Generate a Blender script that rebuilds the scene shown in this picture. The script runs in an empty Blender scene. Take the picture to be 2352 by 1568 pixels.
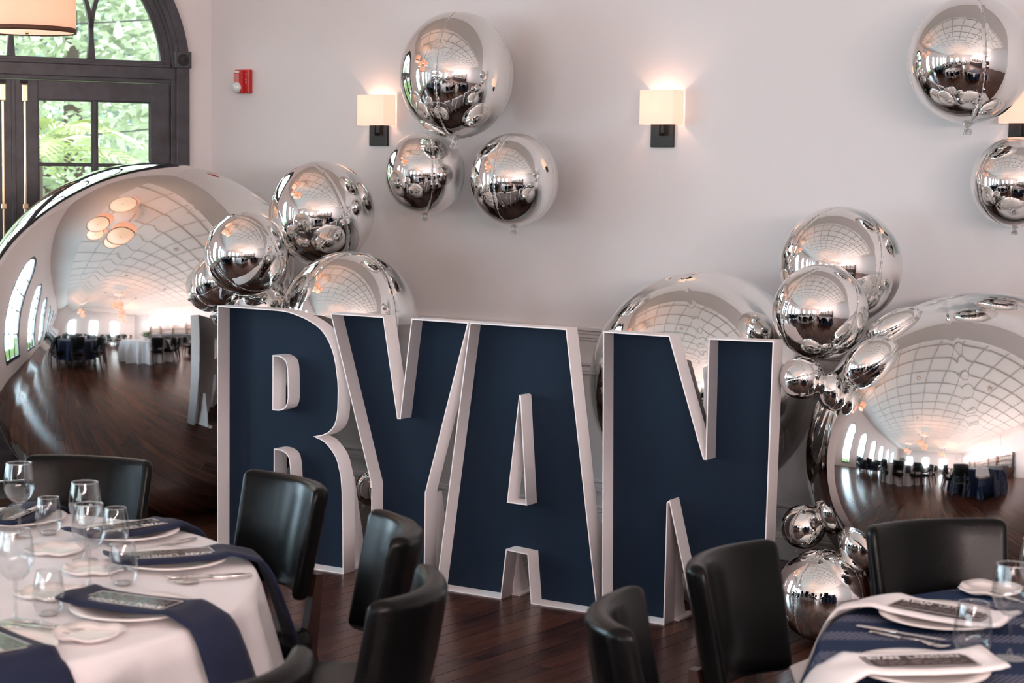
import bpy, bmesh, math, random
from mathutils import Vector, Matrix, noise
random.seed(4)
S = bpy.context.scene
COL = S.collection
PI = math.pi
R = math.radians

# ------------------------------------------------------------------ camera
CAM_H, CAM_D = 1.80, 7.6
F_PX = 4200.0
yaw, pitch, roll = R(36.5), math.atan(389 / 4200), .0155
fw = Vector((-math.sin(yaw) * math.cos(pitch), math.cos(yaw) * math.cos(pitch), -math.sin(pitch)))
r0 = Vector((math.cos(yaw), math.sin(yaw), 0))
u0 = r0.cross(fw)
rt = r0 * math.cos(roll) + u0 * math.sin(roll)
up = rt.cross(fw)
cam = bpy.data.cameras.new('camera')
cam.sensor_width = 36
cam.lens = F_PX / 2352 * 36
cam.clip_start, cam.clip_end = .05, 200
cam.dof.use_dof = True
cam.dof.focus_distance = 7.7
cam.dof.aperture_fstop = 5.2
camo = bpy.data.objects.new('camera', cam)
COL.objects.link(camo)
camo.matrix_world = Matrix(((rt.x, up.x, -fw.x, 0), (rt.y, up.y, -fw.y, -CAM_D), (rt.z, up.z, -fw.z, CAM_H), (0, 0, 0, 1)))
S.camera = camo

# ------------------------------------------------------------------ view, world, sun, daylight at the windows
S.view_settings.view_transform = 'Standard'
S.view_settings.look = 'None'
S.view_settings.exposure = 0.08
S.view_settings.gamma = 1
S.view_settings.use_curve_mapping = False
try:
    S.cycles.use_denoising = True
    S.cycles.max_bounces = 10
    S.cycles.glossy_bounces = 6
    S.cycles.transparent_max_bounces = 24
    S.cycles.sample_clamp_indirect = 6
    S.cycles.caustics_reflective = False
    S.cycles.caustics_refractive = False
except Exception:
    pass
W = bpy.data.worlds.new('overcast_sky')
S.world = W
W.use_nodes = True
nt = W.node_tree
bg = nt.nodes['Background']
tc = nt.nodes.new('ShaderNodeTexCoord')
nz = nt.nodes.new('ShaderNodeTexNoise'); nz.inputs['Scale'].default_value = 2.0; nz.inputs['Detail'].default_value = 5
rp = nt.nodes.new('ShaderNodeValToRGB')
rp.color_ramp.elements[0].color = (.74, .84, .93, 1); rp.color_ramp.elements[1].color = (.95, .97, 1, 1)
rp.color_ramp.elements[0].position = .35; rp.color_ramp.elements[1].position = .65
nt.links.new(tc.outputs['Generated'], nz.inputs['Vector']); nt.links.new(nz.outputs['Fac'], rp.inputs['Fac'])
nt.links.new(rp.outputs['Color'], bg.inputs['Color'])
bg.inputs['Strength'].default_value = 4.6

def area(name, loc, rot, sx, sy, power, col, portal=False):
    l = bpy.data.lights.new(name, 'AREA'); l.shape = 'RECTANGLE'; l.size = sx; l.size_y = sy
    l.energy = power; l.color = col
    if portal: l.cycles.is_portal = True
    o = bpy.data.objects.new(name, l); COL.objects.link(o); o.location = loc; o.rotation_euler = rot
    return o
WIN_Y = [-3.9 - 2.1 * i for i in range(6)]
LWX = -8.98
for wy in WIN_Y:   # daylight falling in through each arched window of the left wall
    area('window_daylight', (LWX - .32, wy, 1.75), (0, -PI / 2, 0), 2.5, 1.15, 165, (.64, .81, 1))
for wx in (-6.5, -3.2, .1):
    area('window_daylight', (wx, -17.42, 1.75), (-PI / 2, 0, 0), 1.3, 2.4, 230, (.86, .92, 1)).rotation_euler = (PI / 2, 0, 0)
DOORROT = math.atan2(.879, .477)
area('door_daylight', (-7.839 - .477 * 1.13 - .879 * .22, -.879 * 1.13 + .477 * .22, 1.6), (PI / 2, 0, DOORROT), 2.0, 3.2, 1, (1, 1, 1), portal=True).rotation_euler = (-PI / 2, 0, DOORROT + PI)

# ------------------------------------------------------------------ materials
MAT = {}
def newmat(name):
    m = bpy.data.materials.new(name); m.use_nodes = True; MAT[name] = m
    return m, m.node_tree, m.node_tree.nodes['Principled BSDF']
def pm(name, col, rough=.5, metal=0, emit=None, estr=0, var=0, vscale=8, bump=0, bscale=60, coat=0, spec=None, sheen=0, dist=.002):
    m, t, b = newmat(name)
    b.inputs['Base Color'].default_value = (*col, 1); b.inputs['Roughness'].default_value = rough
    b.inputs['Metallic'].default_value = metal
    if coat: b.inputs['Coat Weight'].default_value = coat
    if spec is not None: b.inputs['Specular IOR Level'].default_value = spec
    if sheen: b.inputs['Sheen Weight'].default_value = sheen
    if emit: b.inputs['Emission Color'].default_value = (*emit, 1); b.inputs['Emission Strength'].default_value = estr
    if var or bump:
        c = t.nodes.new('ShaderNodeTexCoord')
    if var:
        n = t.nodes.new('ShaderNodeTexNoise'); n.inputs['Scale'].default_value = vscale; n.inputs['Detail'].default_value = 4
        t.links.new(c.outputs['Object'], n.inputs['Vector'])
        r = t.nodes.new('ShaderNodeValToRGB'); r.color_ramp.elements[0].position = .3; r.color_ramp.elements[1].position = .7
        r.color_ramp.elements[0].color = (*[max(0, x * (1 - var)) for x in col], 1)
        r.color_ramp.elements[1].color = (*[min(1, x * (1 + var)) for x in col], 1)
        t.links.new(n.outputs['Fac'], r.inputs['Fac']); t.links.new(r.outputs['Color'], b.inputs['Base Color'])
    if bump:
        n2 = t.nodes.new('ShaderNodeTexNoise'); n2.inputs['Scale'].default_value = bscale; n2.inputs['Detail'].default_value = 3
        t.links.new(c.outputs['Object'], n2.inputs['Vector'])
        bp = t.nodes.new('ShaderNodeBump'); bp.inputs['Strength'].default_value = bump; bp.inputs['Distance'].default_value = dist
        t.links.new(n2.outputs['Fac'], bp.inputs['Height']); t.links.new(bp.outputs['Normal'], b.inputs['Normal'])
    return m
pm('wall_paint', (.765, .735, .735), .6, var=.015, vscale=1.5, bump=.05, bscale=180)
pm('trim_paint', (.82, .785, .78), .38)
pm('ceiling_paint', (.84, .80, .77), .7)
pm('rib_paint', (.80, .75, .71), .7)
pm('black_wood', (.028, .029, .038), .33, var=.45, vscale=14, bump=.25, bscale=45)
pm('brass', (.88, .72, .48), .2, 1)
pm('navy_board', (.0038, .0125, .029), .65, var=.12, vscale=2.5, bump=.03, bscale=200, spec=.2)
pm('white_board', (.93, .875, .87), .5, var=.02, vscale=6)
pm('foil', (.80, .79, .775), .035, 1, bump=.05, bscale=7, dist=.006)
pm('foil_big', (.80, .79, .775), .045, 1, bump=.05, bscale=7, dist=.006)
pm('foil_crumple', (.80, .79, .78), .10, 1, bump=.9, bscale=30, dist=.02)
pm('leather', (.003, .003, .0032), .26, var=.2, vscale=10, bump=.08, bscale=260, spec=.11)
pm('dark_wood', (.030, .013, .009), .38, var=.35, vscale=18)
pm('white_cloth', (.78, .75, .76), .8, bump=.12, bscale=500, sheen=.1)
pm('navy_cloth', (.008, .013, .036), .8, bump=.2, bscale=600, sheen=.04, spec=.2)
pm('white_napkin', (.84, .80, .80), .8, bump=.12, bscale=600)
pm('porcelain', (.84, .78, .755), .22, coat=.15)
pm('menu_card', (.035, .026, .026), .12, spec=.5)
pm('menu_matte', (.045, .030, .030), .45, spec=.1)
pm('menu_border', (.62, .60, .60), .35)
pm('print_grey', (.20, .17, .17), .5)
pm('ink_white', (.80, .76, .74), .5)
pm('steel', (.72, .69, .66), .16, 1)
pm('bronze', (.022, .018, .016), .35, .6)
pm('red_plastic', (.50, .012, .012), .3)
pm('red_window', (.62, .20, .18), .25)
pm('clear_strobe', (.72, .76, .76), .12, coat=1, bump=.8, bscale=60, dist=.01)
pm('brown_trim', (.09, .035, .018), .6)
pm('grass', (.16, .26, .07), .9, var=.3, vscale=2)
pm('leaf_bright', (.58, .64, .46), .55, var=.3, vscale=1.3)
pm('leaf_pale', (.60, .66, .55), .6, var=.3, vscale=1.3)
pm('leaf_dark', (.30, .40, .34), .6, var=.35, vscale=1.1)
pm('palm_leaf', (.60, .66, .30), .5, var=.2, vscale=5)
pm('bark', (.10, .07, .05), .9)
pm('centre_leaf', (.10, .20, .05), .5)
pm('petal', (.82, .72, .66), .7)
pm('car_paint', (.75, .78, .80), .2, coat=1)
pm('car_glass', (.03, .035, .04), .08)
pm('rubber', (.02, .02, .02), .8)
pm('cable', (.03, .03, .03), .6)
pm('bulb_glass', (.9, .9, .88), .1, emit=(1, .95, .85), estr=1.5)
pm('plastic_bag', (.72, .72, .72), .35, bump=.8, bscale=25, dist=.02)
pm('bar_front', (.05, .028, .02), .35, var=.3, vscale=5)
pm('bar_top', (.55, .52, .50), .2)
pm('bottle_glass', (.10, .06, .03), .1)
pm('outlet', (.06, .055, .05), .6)

def shade_mat(name, col, estr):
    m, t, b = newmat(name)
    out = t.nodes['Material Output']
    d = t.nodes.new('ShaderNodeBsdfTranslucent'); d.inputs['Color'].default_value = (.85, .70, .60, 1)
    f = t.nodes.new('ShaderNodeBsdfDiffuse'); f.inputs['Color'].default_value = (.80, .68, .60, 1)
    mx = t.nodes.new('ShaderNodeMixShader'); mx.inputs[0].default_value = .5
    e = t.nodes.new('ShaderNodeEmission'); e.inputs['Color'].default_value = (*col, 1); e.inputs['Strength'].default_value = estr
    a = t.nodes.new('ShaderNodeAddShader')
    t.links.new(d.outputs[0], mx.inputs[1]); t.links.new(f.outputs[0], mx.inputs[2])
    t.links.new(mx.outputs[0], a.inputs[0]); t.links.new(e.outputs[0], a.inputs[1]); t.links.new(a.outputs[0], out.inputs['Surface'])
    return m
shade_mat('sconce_fabric', (1, .72, .60), .40)
shade_mat('drum_fabric', (1, .50, .36), .25)
pm('diffuser', (.9, .8, .7), .5, emit=(1, .62, .42), estr=.95)

def glassy(name, tint, fac_edge, rough=.02, base=.04):
    m, t, b = newmat(name)
    out = t.nodes['Material Output']
    tr = t.nodes.new('ShaderNodeBsdfTransparent'); tr.inputs['Color'].default_value = (*tint, 1)
    gl = t.nodes.new('ShaderNodeBsdfGlossy'); gl.inputs['Roughness'].default_value = rough
    lw = t.nodes.new('ShaderNodeLayerWeight'); lw.inputs['Blend'].default_value = .35
    mr = t.nodes.new('ShaderNodeMapRange'); mr.inputs['To Min'].default_value = base; mr.inputs['To Max'].default_value = fac_edge
    mx = t.nodes.new('ShaderNodeMixShader')
    t.links.new(lw.outputs['Facing'], mr.inputs['Value']); t.links.new(mr.outputs['Result'], mx.inputs[0])
    t.links.new(tr.outputs[0], mx.inputs[1]); t.links.new(gl.outputs[0], mx.inputs[2]); t.links.new(mx.outputs[0], out.inputs['Surface'])
    return m
glassy('window_glass', (.90, .95, .94), .35, .01)
glassy('table_glass', (.94, .95, .95), .62, .03, .05)
glassy('glass_rim', (.95, .96, .96), .95, .12, .55)

# navy cloth with rows of small pale woven dots
m, t, b = newmat('navy_dotted')
b.inputs['Specular IOR Level'].default_value = .15
b.inputs['Roughness'].default_value = .7
c = t.nodes.new('ShaderNodeTexCoord'); mp = t.nodes.new('ShaderNodeMapping'); mp.inputs['Rotation'].default_value = (0, 0, R(-36))
t.links.new(c.outputs['Object'], mp.inputs['Vector'])
sx = t.nodes.new('ShaderNodeSeparateXYZ'); t.links.new(mp.outputs['Vector'], sx.inputs[0])
def mth(op, a, bb=None, c_=None):
    n = t.nodes.new('ShaderNodeMath'); n.operation = op
    for i, v in enumerate((a, bb, c_)):
        if v is None: continue
        if isinstance(v, (int, float)): n.inputs[i].default_value = v
        else: t.links.new(v, n.inputs[i])
    return n.outputs[0]
X, Y = sx.outputs['X'], sx.outputs['Y']
dx_ = mth('SINE', mth('MULTIPLY', X, 2 * PI / .014)); dy_ = mth('SINE', mth('MULTIPLY', Y, 2 * PI / .020))
dots = mth('GREATER_THAN', mth('MULTIPLY', dx_, dy_), .12)
band = mth('GREATER_THAN', mth('SINE', mth('MULTIPLY', Y, 2 * PI / .17)), .25)
fac = mth('MULTIPLY', dots, band)
mc = t.nodes.new('ShaderNodeMix'); mc.data_type = 'RGBA'
t.links.new(fac, mc.inputs['Factor']); mc.inputs['A'].default_value = (.007, .020, .058, 1); mc.inputs['B'].default_value = (.18, .185, .24, 1)
t.links.new(mc.outputs['Result'], b.inputs['Base Color'])

# wood floor planks: tone varies from plank to plank, grain runs along y
def wood_floor(name, island):
    m, t, b = newmat(name)
    c = t.nodes.new('ShaderNodeTexCoord'); g = t.nodes.new('ShaderNodeNewGeometry'); oi = t.nodes.new('ShaderNodeObjectInfo')
    rnd = g.outputs['Random Per Island'] if island else oi.outputs['Random']
    mp = t.nodes.new('ShaderNodeMapping'); mp.inputs['Scale'].default_value = (38, 2.2, 1)
    t.links.new(g.outputs['Position'], mp.inputs['Vector'])
    ad = t.nodes.new('ShaderNodeVectorMath'); ad.operation = 'ADD'; t.links.new(mp.outputs[0], ad.inputs[0])
    cb = t.nodes.new('ShaderNodeCombineXYZ'); ml = t.nodes.new('ShaderNodeMath'); ml.operation = 'MULTIPLY'; ml.inputs[1].default_value = 40
    t.links.new(rnd, ml.inputs[0]); t.links.new(ml.outputs[0], cb.inputs['Y']); t.links.new(cb.outputs[0], ad.inputs[1])
    n = t.nodes.new('ShaderNodeTexNoise'); n.inputs['Scale'].default_value = 1; n.inputs['Detail'].default_value = 6; n.inputs['Distortion'].default_value = 1.2
    t.links.new(ad.outputs[0], n.inputs['Vector'])
    r = t.nodes.new('ShaderNodeValToRGB'); r.color_ramp.elements[0].position = .30; r.color_ramp.elements[1].position = .72
    r.color_ramp.elements[0].color = (.017, .0072, .0055, 1); r.color_ramp.elements[1].color = (.098, .032, .016, 1)
    t.links.new(n.outputs['Fac'], r.inputs['Fac'])
    hs = t.nodes.new('ShaderNodeHueSaturation'); mr = t.nodes.new('ShaderNodeMapRange'); mr.inputs['To Min'].default_value = .6; mr.inputs['To Max'].default_value = 1.4
    t.links.new(rnd, mr.inputs['Value']); t.links.new(mr.outputs['Result'], hs.inputs['Value']); t.links.new(r.outputs['Color'], hs.inputs['Color'])
    t.links.new(hs.outputs['Color'], b.inputs['Base Color'])
    b.inputs['Roughness'].default_value = .27
    bp = t.nodes.new('ShaderNodeBump'); bp.inputs['Strength'].default_value = .25; bp.inputs['Distance'].default_value = .002
    t.links.new(n.outputs['Fac'], bp.inputs['Height']); t.links.new(bp.outputs['Normal'], b.inputs['Normal'])
wood_floor('floor_wood', False); wood_floor('floor_wood_far', True)

# ------------------------------------------------------------------ mesh helpers
def link(name, me, mat, parent=None, smooth=False):
    o = bpy.data.objects.new(name, me); COL.objects.link(o)
    if mat and not me.materials: me.materials.append(MAT[mat])
    if smooth:
        for p in me.polygons: p.use_smooth = True
    if parent: o.parent = parent
    return o
def obj(name, bm, mat, parent=None, smooth=False):
    me = bpy.data.meshes.new(name); bmesh.ops.recalc_face_normals(bm, faces=bm.faces); bm.to_mesh(me); bm.free()
    return link(name, me, mat, parent, smooth)
def tag(o, label=None, cat=None, group=None, kind=None):
    if label: o['label'] = label
    if cat: o['category'] = cat
    if group: o['group'] = group
    if kind: o['kind'] = kind
    return o
def thing(name, label, cat, loc=(0, 0, 0), rz=0, group=None):
    o = bpy.data.objects.new(name, None); COL.objects.link(o); o.empty_display_size = .1
    o.location = loc; o.rotation_euler = (0, 0, rz)
    return tag(o, label, cat, group)
def copy_tree(o, parent=None):
    c = o.copy(); COL.objects.link(c)
    if parent: c.parent = parent
    for ch in list(o.children): copy_tree(ch, c)
    return c
def box(bm, c, s, rot=None, bev=0, seg=2):
    M = Matrix.Translation(c) @ (rot.to_4x4() if rot else Matrix()) @ Matrix.Diagonal((*s, 1))
    g = bmesh.ops.create_cube(bm, size=1, matrix=M)
    if bev:
        es = list({e for v in g['verts'] for e in v.link_edges})
        bmesh.ops.bevel(bm, geom=es, offset=bev, segments=seg, affect='EDGES', profile=.5)
def bx(c, s, rot=None, bev=0, seg=2):
    bm = bmesh.new(); box(bm, c, s, rot, bev, seg); return bm
def tube(bm, pts, r, n=8, close=False, caps=True):
    rings = []; pts = [Vector(p) for p in pts]
    for i, p in enumerate(pts):
        a = pts[i - 1] if (i or close) else p; b2 = pts[(i + 1) % len(pts)] if (i < len(pts) - 1 or close) else p
        d = (b2 - a).normalized(); x = d.orthogonal().normalized() if i == 0 else (prev - d * prev.dot(d)).normalized()
        prev = x; y = d.cross(x); rr = r[i] if isinstance(r, (list, tuple)) else r
        rings.append([bm.verts.new(p + (x * math.cos(2 * PI * k / n) + y * math.sin(2 * PI * k / n)) * rr) for k in range(n)])
    m_ = len(rings)
    for i in range(m_ if close else m_ - 1):
        for k in range(n):
            bm.faces.new((rings[i][k], rings[i][(k + 1) % n], rings[(i + 1) % m_][(k + 1) % n], rings[(i + 1) % m_][k]))
    if caps and not close:
        bm.faces.new(rings[0][::-1]); bm.faces.new(rings[-1])
def lathe(bm, prof, n=32, c=(0, 0, 0), cap=False):
    rings = []
    for r, z in prof:
        if r < 1e-6: rings.append([bm.verts.new((c[0], c[1], c[2] + z))])
        else: rings.append([bm.verts.new((c[0] + r * math.cos(2 * PI * k / n), c[1] + r * math.sin(2 * PI * k / n), c[2] + z)) for k in range(n)])
    for A_, B_ in zip(rings, rings[1:]):
        if len(A_) == 1 and len(B_) == 1: continue
        for k in range(n):
            k2 = (k + 1) % n
            if len(A_) == 1: bm.faces.new((A_[0], B_[k], B_[k2]))
            elif len(B_) == 1: bm.faces.new((A_[k], A_[k2], B_[0]))
            else: bm.faces.new((A_[k], A_[k2], B_[k2], B_[k]))
def frustum(bm, a, b2, wa, wb, ta=None, tb=None):
    a, b2 = Vector(a), Vector(b2); ta = ta or wa; tb = tb or wb
    vs = []
    for p, w, t_ in ((a, wa, ta), (b2, wb, tb)):
        vs.append([bm.verts.new(p + Vector((sx_ * w / 2, sy_ * t_ / 2, 0))) for sx_, sy_ in ((-1, -1), (1, -1), (1, 1), (-1, 1))])
    bm.faces.new(vs[0][::-1]); bm.faces.new(vs[1])
    for k in range(4): bm.faces.new((vs[0][k], vs[0][(k + 1) % 4], vs[1][(k + 1) % 4], vs[1][k]))
_tmp = bpy.data.objects
def shape_mesh(name, loops, thick):
    """filled 2D shape with holes in x,y, extruded +-thick/2 in z"""
    cu = bpy.data.curves.new(name, 'CURVE'); cu.dimensions = '2D'; cu.fill_mode = 'BOTH'; cu.extrude = thick / 2
    for lp in loops:
        sp = cu.splines.new('POLY'); sp.points.add(len(lp) - 1)
        for i, p in enumerate(lp): sp.points[i].co = (p[0], p[1], 0, 1)
        sp.use_cyclic_u = True
    o = bpy.data.objects.new(name, cu); COL.objects.link(o)
    dg = bpy.context.evaluated_depsgraph_get()
    me = bpy.data.meshes.new_from_object(o.evaluated_get(dg)); me.name = name
    bpy.data.objects.remove(o); bpy.data.curves.remove(cu)
    return me
def upright(me, y0=0.0):
    """shape x,y -> x,z plane (thickness along y), centred at y0"""
    me.transform(Matrix.Translation((0, y0, 0)) @ Matrix.Rotation(PI / 2, 4, 'X'))
    me.update(); return me
def text_mesh(name, body, size, depth=.0006, bold=0, spacing=1.0, align='LEFT'):
    cu = bpy.data.curves.new(name, 'FONT'); cu.body = body; cu.size = size; cu.extrude = depth; cu.offset = bold
    cu.space_character = spacing; cu.align_x = align
    o = bpy.data.objects.new(name, cu); COL.objects.link(o)
    dg = bpy.context.evaluated_depsgraph_get()
    me = bpy.data.meshes.new_from_object(o.evaluated_get(dg)); me.name = name
    bpy.data.objects.remove(o); bpy.data.curves.remove(cu)
    return me
def offset_loop(lp, d):
    n = len(lp); out = []
    ar = sum(lp[i][0] * lp[(i + 1) % n][1] - lp[(i + 1) % n][0] * lp[i][1] for i in range(n))
    sg = 1 if ar > 0 else -1
    for i in range(n):
        p0, p1, p2 = Vector(lp[i - 1][:2]), Vector(lp[i][:2]), Vector(lp[(i + 1) % n][:2])
        a = (p1 - p0).normalized(); b2 = (p2 - p1).normalized()
        na = Vector((-a.y, a.x)) * sg; nb = Vector((-b2.y, b2.x)) * sg
        k = (na + nb)
        if k.length < 1e-4: k = na
        k.normalize(); s_ = d / max(.35, k.dot(na)); out.append((p1.x + k.x * s_, p1.y + k.y * s_))
    return out
def arcpts(cx, cy, r, a0, a1, n):
    return [(cx + r * math.cos(a0 + (a1 - a0) * i / n), cy + r * math.sin(a0 + (a1 - a0) * i / n)) for i in range(n + 1)]
def ident(o): return o

# ------------------------------------------------------------------ room shell
fl = obj('floor', bx((-2.5, -8.7, -.055), (14, 18.2, .10)), 'outlet'); tag(fl, kind='structure')
PW = .085
plank_me = {}
def plank_mesh(L):
    k = round(L, 2)
    if k not in plank_me:
        bm = bmesh.new(); box(bm, (0, 0, 0), (PW - .0022, k - .003, .006), bev=.0008, seg=1)
        me = bpy.data.meshes.new('plank'); bm.to_mesh(me); bm.free(); me.materials.append(MAT['floor_wood']); plank_me[k] = me
    return plank_me[k]
def in_view(x, y):
    q = Vector((x, y, 0)) - Vector((0, -CAM_D, CAM_H)); zz = q.dot(fw)
    if zz < 1: return None
    px = 1176 + F_PX * q.dot(rt) / zz; py = 784 - F_PX * q.dot(up) / zz
    return px, py
seen = []; far = []
rng = random.Random(7)
x = -9.2; col_i = 0
while x < 4.2:
    y = -17.5 + rng.random()
    while y < -.02:
        L = rng.choice((.9, 1.2, 1.5, 1.8)); y1 = min(y + L, -.016)
        cx, cy = x + PW / 2, (y + y1) / 2
        pv = in_view(cx, max(min(cy, -.3), -4.4))
        ok = pv is not None and -4.9 < cy and 380 < pv[0] < 2100 and pv[1] < 1750
        inroom = x > LWX - .1 and not (y1 > -2.2 and x < -7.839 + .52 * y1 * -1 * -1 - .02)
        if inroom and y1 - y > .1:
            (seen if ok else far).append((cx, cy, y1 - y))
        y = y1 + .0005
        if y > -.05: break
    x += PW
seen.sort(key=lambda q: (q[0] + 2.2) ** 2 * .3 + (q[1] + 3.0) ** 2 * .6)
far += seen[290:]; seen = seen[:290]
for cx, cy, L in seen:
    o = bpy.data.objects.new('plank', plank_mesh(L)); COL.objects.link(o); o.parent = fl; o.location = (cx, cy, -.003)
bm = bmesh.new()
for cx, cy, L in far:
    box(bm, (cx, cy, -.003), (PW - .0022, L - .003, .006))
o = obj('planks', bm, 'floor_wood_far', fl); tag(o, kind='stuff')

H_ = 3.9
wb = obj('wall_back', bx((-2.1, .08, H_ / 2 + .3), (12.4, .16, H_ + .9)), 'wall_paint'); tag(wb, kind='structure')
wr = obj('wall_right', bx((3.58, -8.7, H_ / 2 + .3), (.16, 17.8, H_ + .9)), 'wall_paint'); tag(wr, kind='structure')
# chair rail, baseboard and picture frame mouldings of the back wall
def xbar(bm, x0, x1, y, z, d, h, bev=.004): box(bm, ((x0 + x1) / 2, y - d / 2, z), (x1 - x0, d, h), bev=bev, seg=2)
bm = bmesh.new()
xbar(bm, -7.8, 3.5, 0, 1.022, .034, .020); xbar(bm, -7.8, 3.5, 0, 1.004, .022, .018); xbar(bm, -7.8, 3.5, 0, .985, .014, .022); xbar(bm, -7.8, 3.5, 0, .968, .008, .012)
tag(obj('trim_1', bm, 'trim_paint'), 'white profiled chair rail running along the pale back wall', kind='structure')
bm = bmesh.new()
xbar(bm, -7.8, 3.5, 0, .050, .016, .10); xbar(bm, -7.8, 3.5, 0, .108, .022, .016); xbar(bm, -7.8, 3.5, 0, .124, .012, .014)
tag(obj('baseboard_back', bm, 'trim_paint'), kind='structure')
def frame_moulding(n, x0, x1, z0=.205, z1=.850):
    bm = bmesh.new()
    for (a, w, d) in ((0, .012, .016), (.018, .024, .010), (.046, .010, .014)):
        lo = [(x0 + a, z0 + a), (x1 - a, z0 + a), (x1 - a, z1 - a), (x0 + a, z1 - a)]
        li = [(x0 + a + w, z0 + a + w), (x1 - a - w, z0 + a + w), (x1 - a - w, z1 - a - w), (x0 + a + w, z1 - a - w)]
        for k in range(4):
            p, q, r_, s_ = lo[k], lo[(k + 1) % 4], li[(k + 1) % 4], li[k]
            f = [bm.verts.new((v[0], -d, v[1])) for v in (p, q, r_, s_)]; bm.faces.new(f)
            g = [bm.verts.new((v[0], 0, v[1])) for v in (p, q, r_, s_)]
            for j in range(4): bm.faces.new((f[j], f[(j + 1) % 4], g[(j + 1) % 4], g[j]))
    tag(obj('trim_%d' % n, bm, 'trim_paint'), kind='structure')
frame_moulding(2, -7.70, -6.15); frame_moulding(3, -6.00, -3.55); frame_moulding(4, -3.40, -1.2); frame_moulding(5, -1.05, 1.2)

# left wall with arched windows (behind and beside the camera)
def arch_loop(cx, w, z0, zs, n=16):
    return [(cx - w / 2, z0), (cx + w / 2, z0)] + arcpts(cx, zs, w / 2, 0, PI, n)
loops = [[(-17.5, 0), (-2.10, 0), (-2.10, H_ + .75), (-17.5, H_ + .75)]]
for wy in WIN_Y: loops.append(arch_loop(wy, 1.15, .25, 2.35))
me = shape_mesh('wall_left', loops, .16)
me.transform(Matrix(((0, 0, 1, LWX - .08), (1, 0, 0, 0), (0, 1, 0, 0), (0, 0, 0, 1)))); me.update()
tag(link('wall_left', me, 'wall_paint'), kind='structure')
for i, wy in enumerate(WIN_Y):
    bmx = shape_mesh('window_frame', [arch_loop(wy, 1.15, .25, 2.35), offset_loop(arch_loop(wy, 1.15, .25, 2.35), .08)], .08)
    bmx.transform(Matrix(((0, 0, 1, LWX - .06), (1, 0, 0, 0), (0, 1, 0, 0), (0, 0, 0, 1)))); bmx.update()
    wn = tag(link('window_%d' % (i + 1), bmx, 'black_wood'), kind='structure')
    for dy in (-.19, .19): obj('muntin', bx((LWX - .06, wy + dy, 1.55), (.04, .03, 2.5)), 'black_wood', wn)
    for dz in (.25 + .62, .25 + 1.2, 2.35, 2.35 - .45): obj('muntin', bx((LWX - .06, wy, dz), (.04, 1.0, .03)), 'black_wood', wn)
    g = obj('pane', bx((LWX - .07, wy, 1.55), (.006, 1.0, 2.5)), 'window_glass', wn)
# far end wall behind the camera
loops = [[(-9.1, 0), (3.6, 0), (3.6, H_ + .75), (-9.1, H_ + .75)]]
for wx in (-6.5, -3.2, .1): loops.append([(wx - .65, .3), (wx + .65, .3), (wx + .65, 2.7), (wx - .65, 2.7)])
me = upright(shape_mesh('wall_front', loops, .16), -17.3)
tag(link('wall_front', me, 'wall_paint'), kind='structure')
for i, wx in enumerate((-6.5, -3.2, .1)):
    lp = [(wx - .65, .3), (wx + .65, .3), (wx + .65, 2.7), (wx - .65, 2.7)]
    wn = tag(link('window_%d' % (i + 7), upright(shape_mesh('window_frame', [lp, offset_loop(lp, .08)], .08), -17.3), 'black_wood'), kind='structure')
    obj('muntin', bx((wx, -17.3, 1.5), (.04, .04, 2.4)), 'black_wood', wn)
    for z in (1.1, 1.9): obj('muntin', bx((wx, -17.3, z), (1.2, .04, .04)), 'black_wood', wn)
    obj('pane', bx((wx, -17.31, 1.5), (1.2, .006, 2.3)), 'window_glass', wn)

# ceiling: flat border with a shallow ribbed vault
VX0, VX1, VY0, VY1 = -7.6, 2.2, -16.6, -.9
vc, vh = (VX0 + VX1) / 2, (VX1 - VX0) / 2
def vz(x_): return H_ + .62 * (1 - ((x_ - vc) / vh) ** 2)
me = shape_mesh('ceiling', [[(-9.2, -17.5), (3.7, -17.5), (3.7, .16), (-9.2, .16)], [(VX0 + .012, VY0 + .012), (VX1 - .012, VY0 + .012), (VX1 - .012, VY1 - .012), (VX0 + .012, VY1 - .012)]], .1)
me.transform(Matrix.Translation((0, 0, H_ + .05))); me.update()
ce = tag(link('ceiling', me, 'ceiling_paint'), kind='structure')
bm = bmesh.new(); N_ = 40; g = []
for i in range(N_ + 1):
    xx = VX0 + (VX1 - VX0) * i / N_
    g.append([bm.verts.new((xx, yy, vz(xx))) for yy in (VY0, VY1)])
for i in range(N_): bm.faces.new((g[i][0], g[i][1], g[i + 1][1], g[i + 1][0]))
for s_ in (0, 1):   # end lunettes
    base = [bm.verts.new((VX0 + (VX1 - VX0) * i / N_, (VY0, VY1)[s_], H_)) for i in range(N_ + 1)]
    for i in range(N_): bm.faces.new((base[i], base[i + 1], g[i + 1][s_], g[i][s_]))
obj('vault', bm, 'ceiling_paint', ce, True)
def rib_long(xx):
    return bx((xx, (VY0 + VY1) / 2, vz(xx) - .002), (.040, VY1 - VY0, .020))
for i in range(1, 13): obj('rib', rib_long(VX0 + (VX1 - VX0) * i / 13), 'rib_paint', ce)
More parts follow.
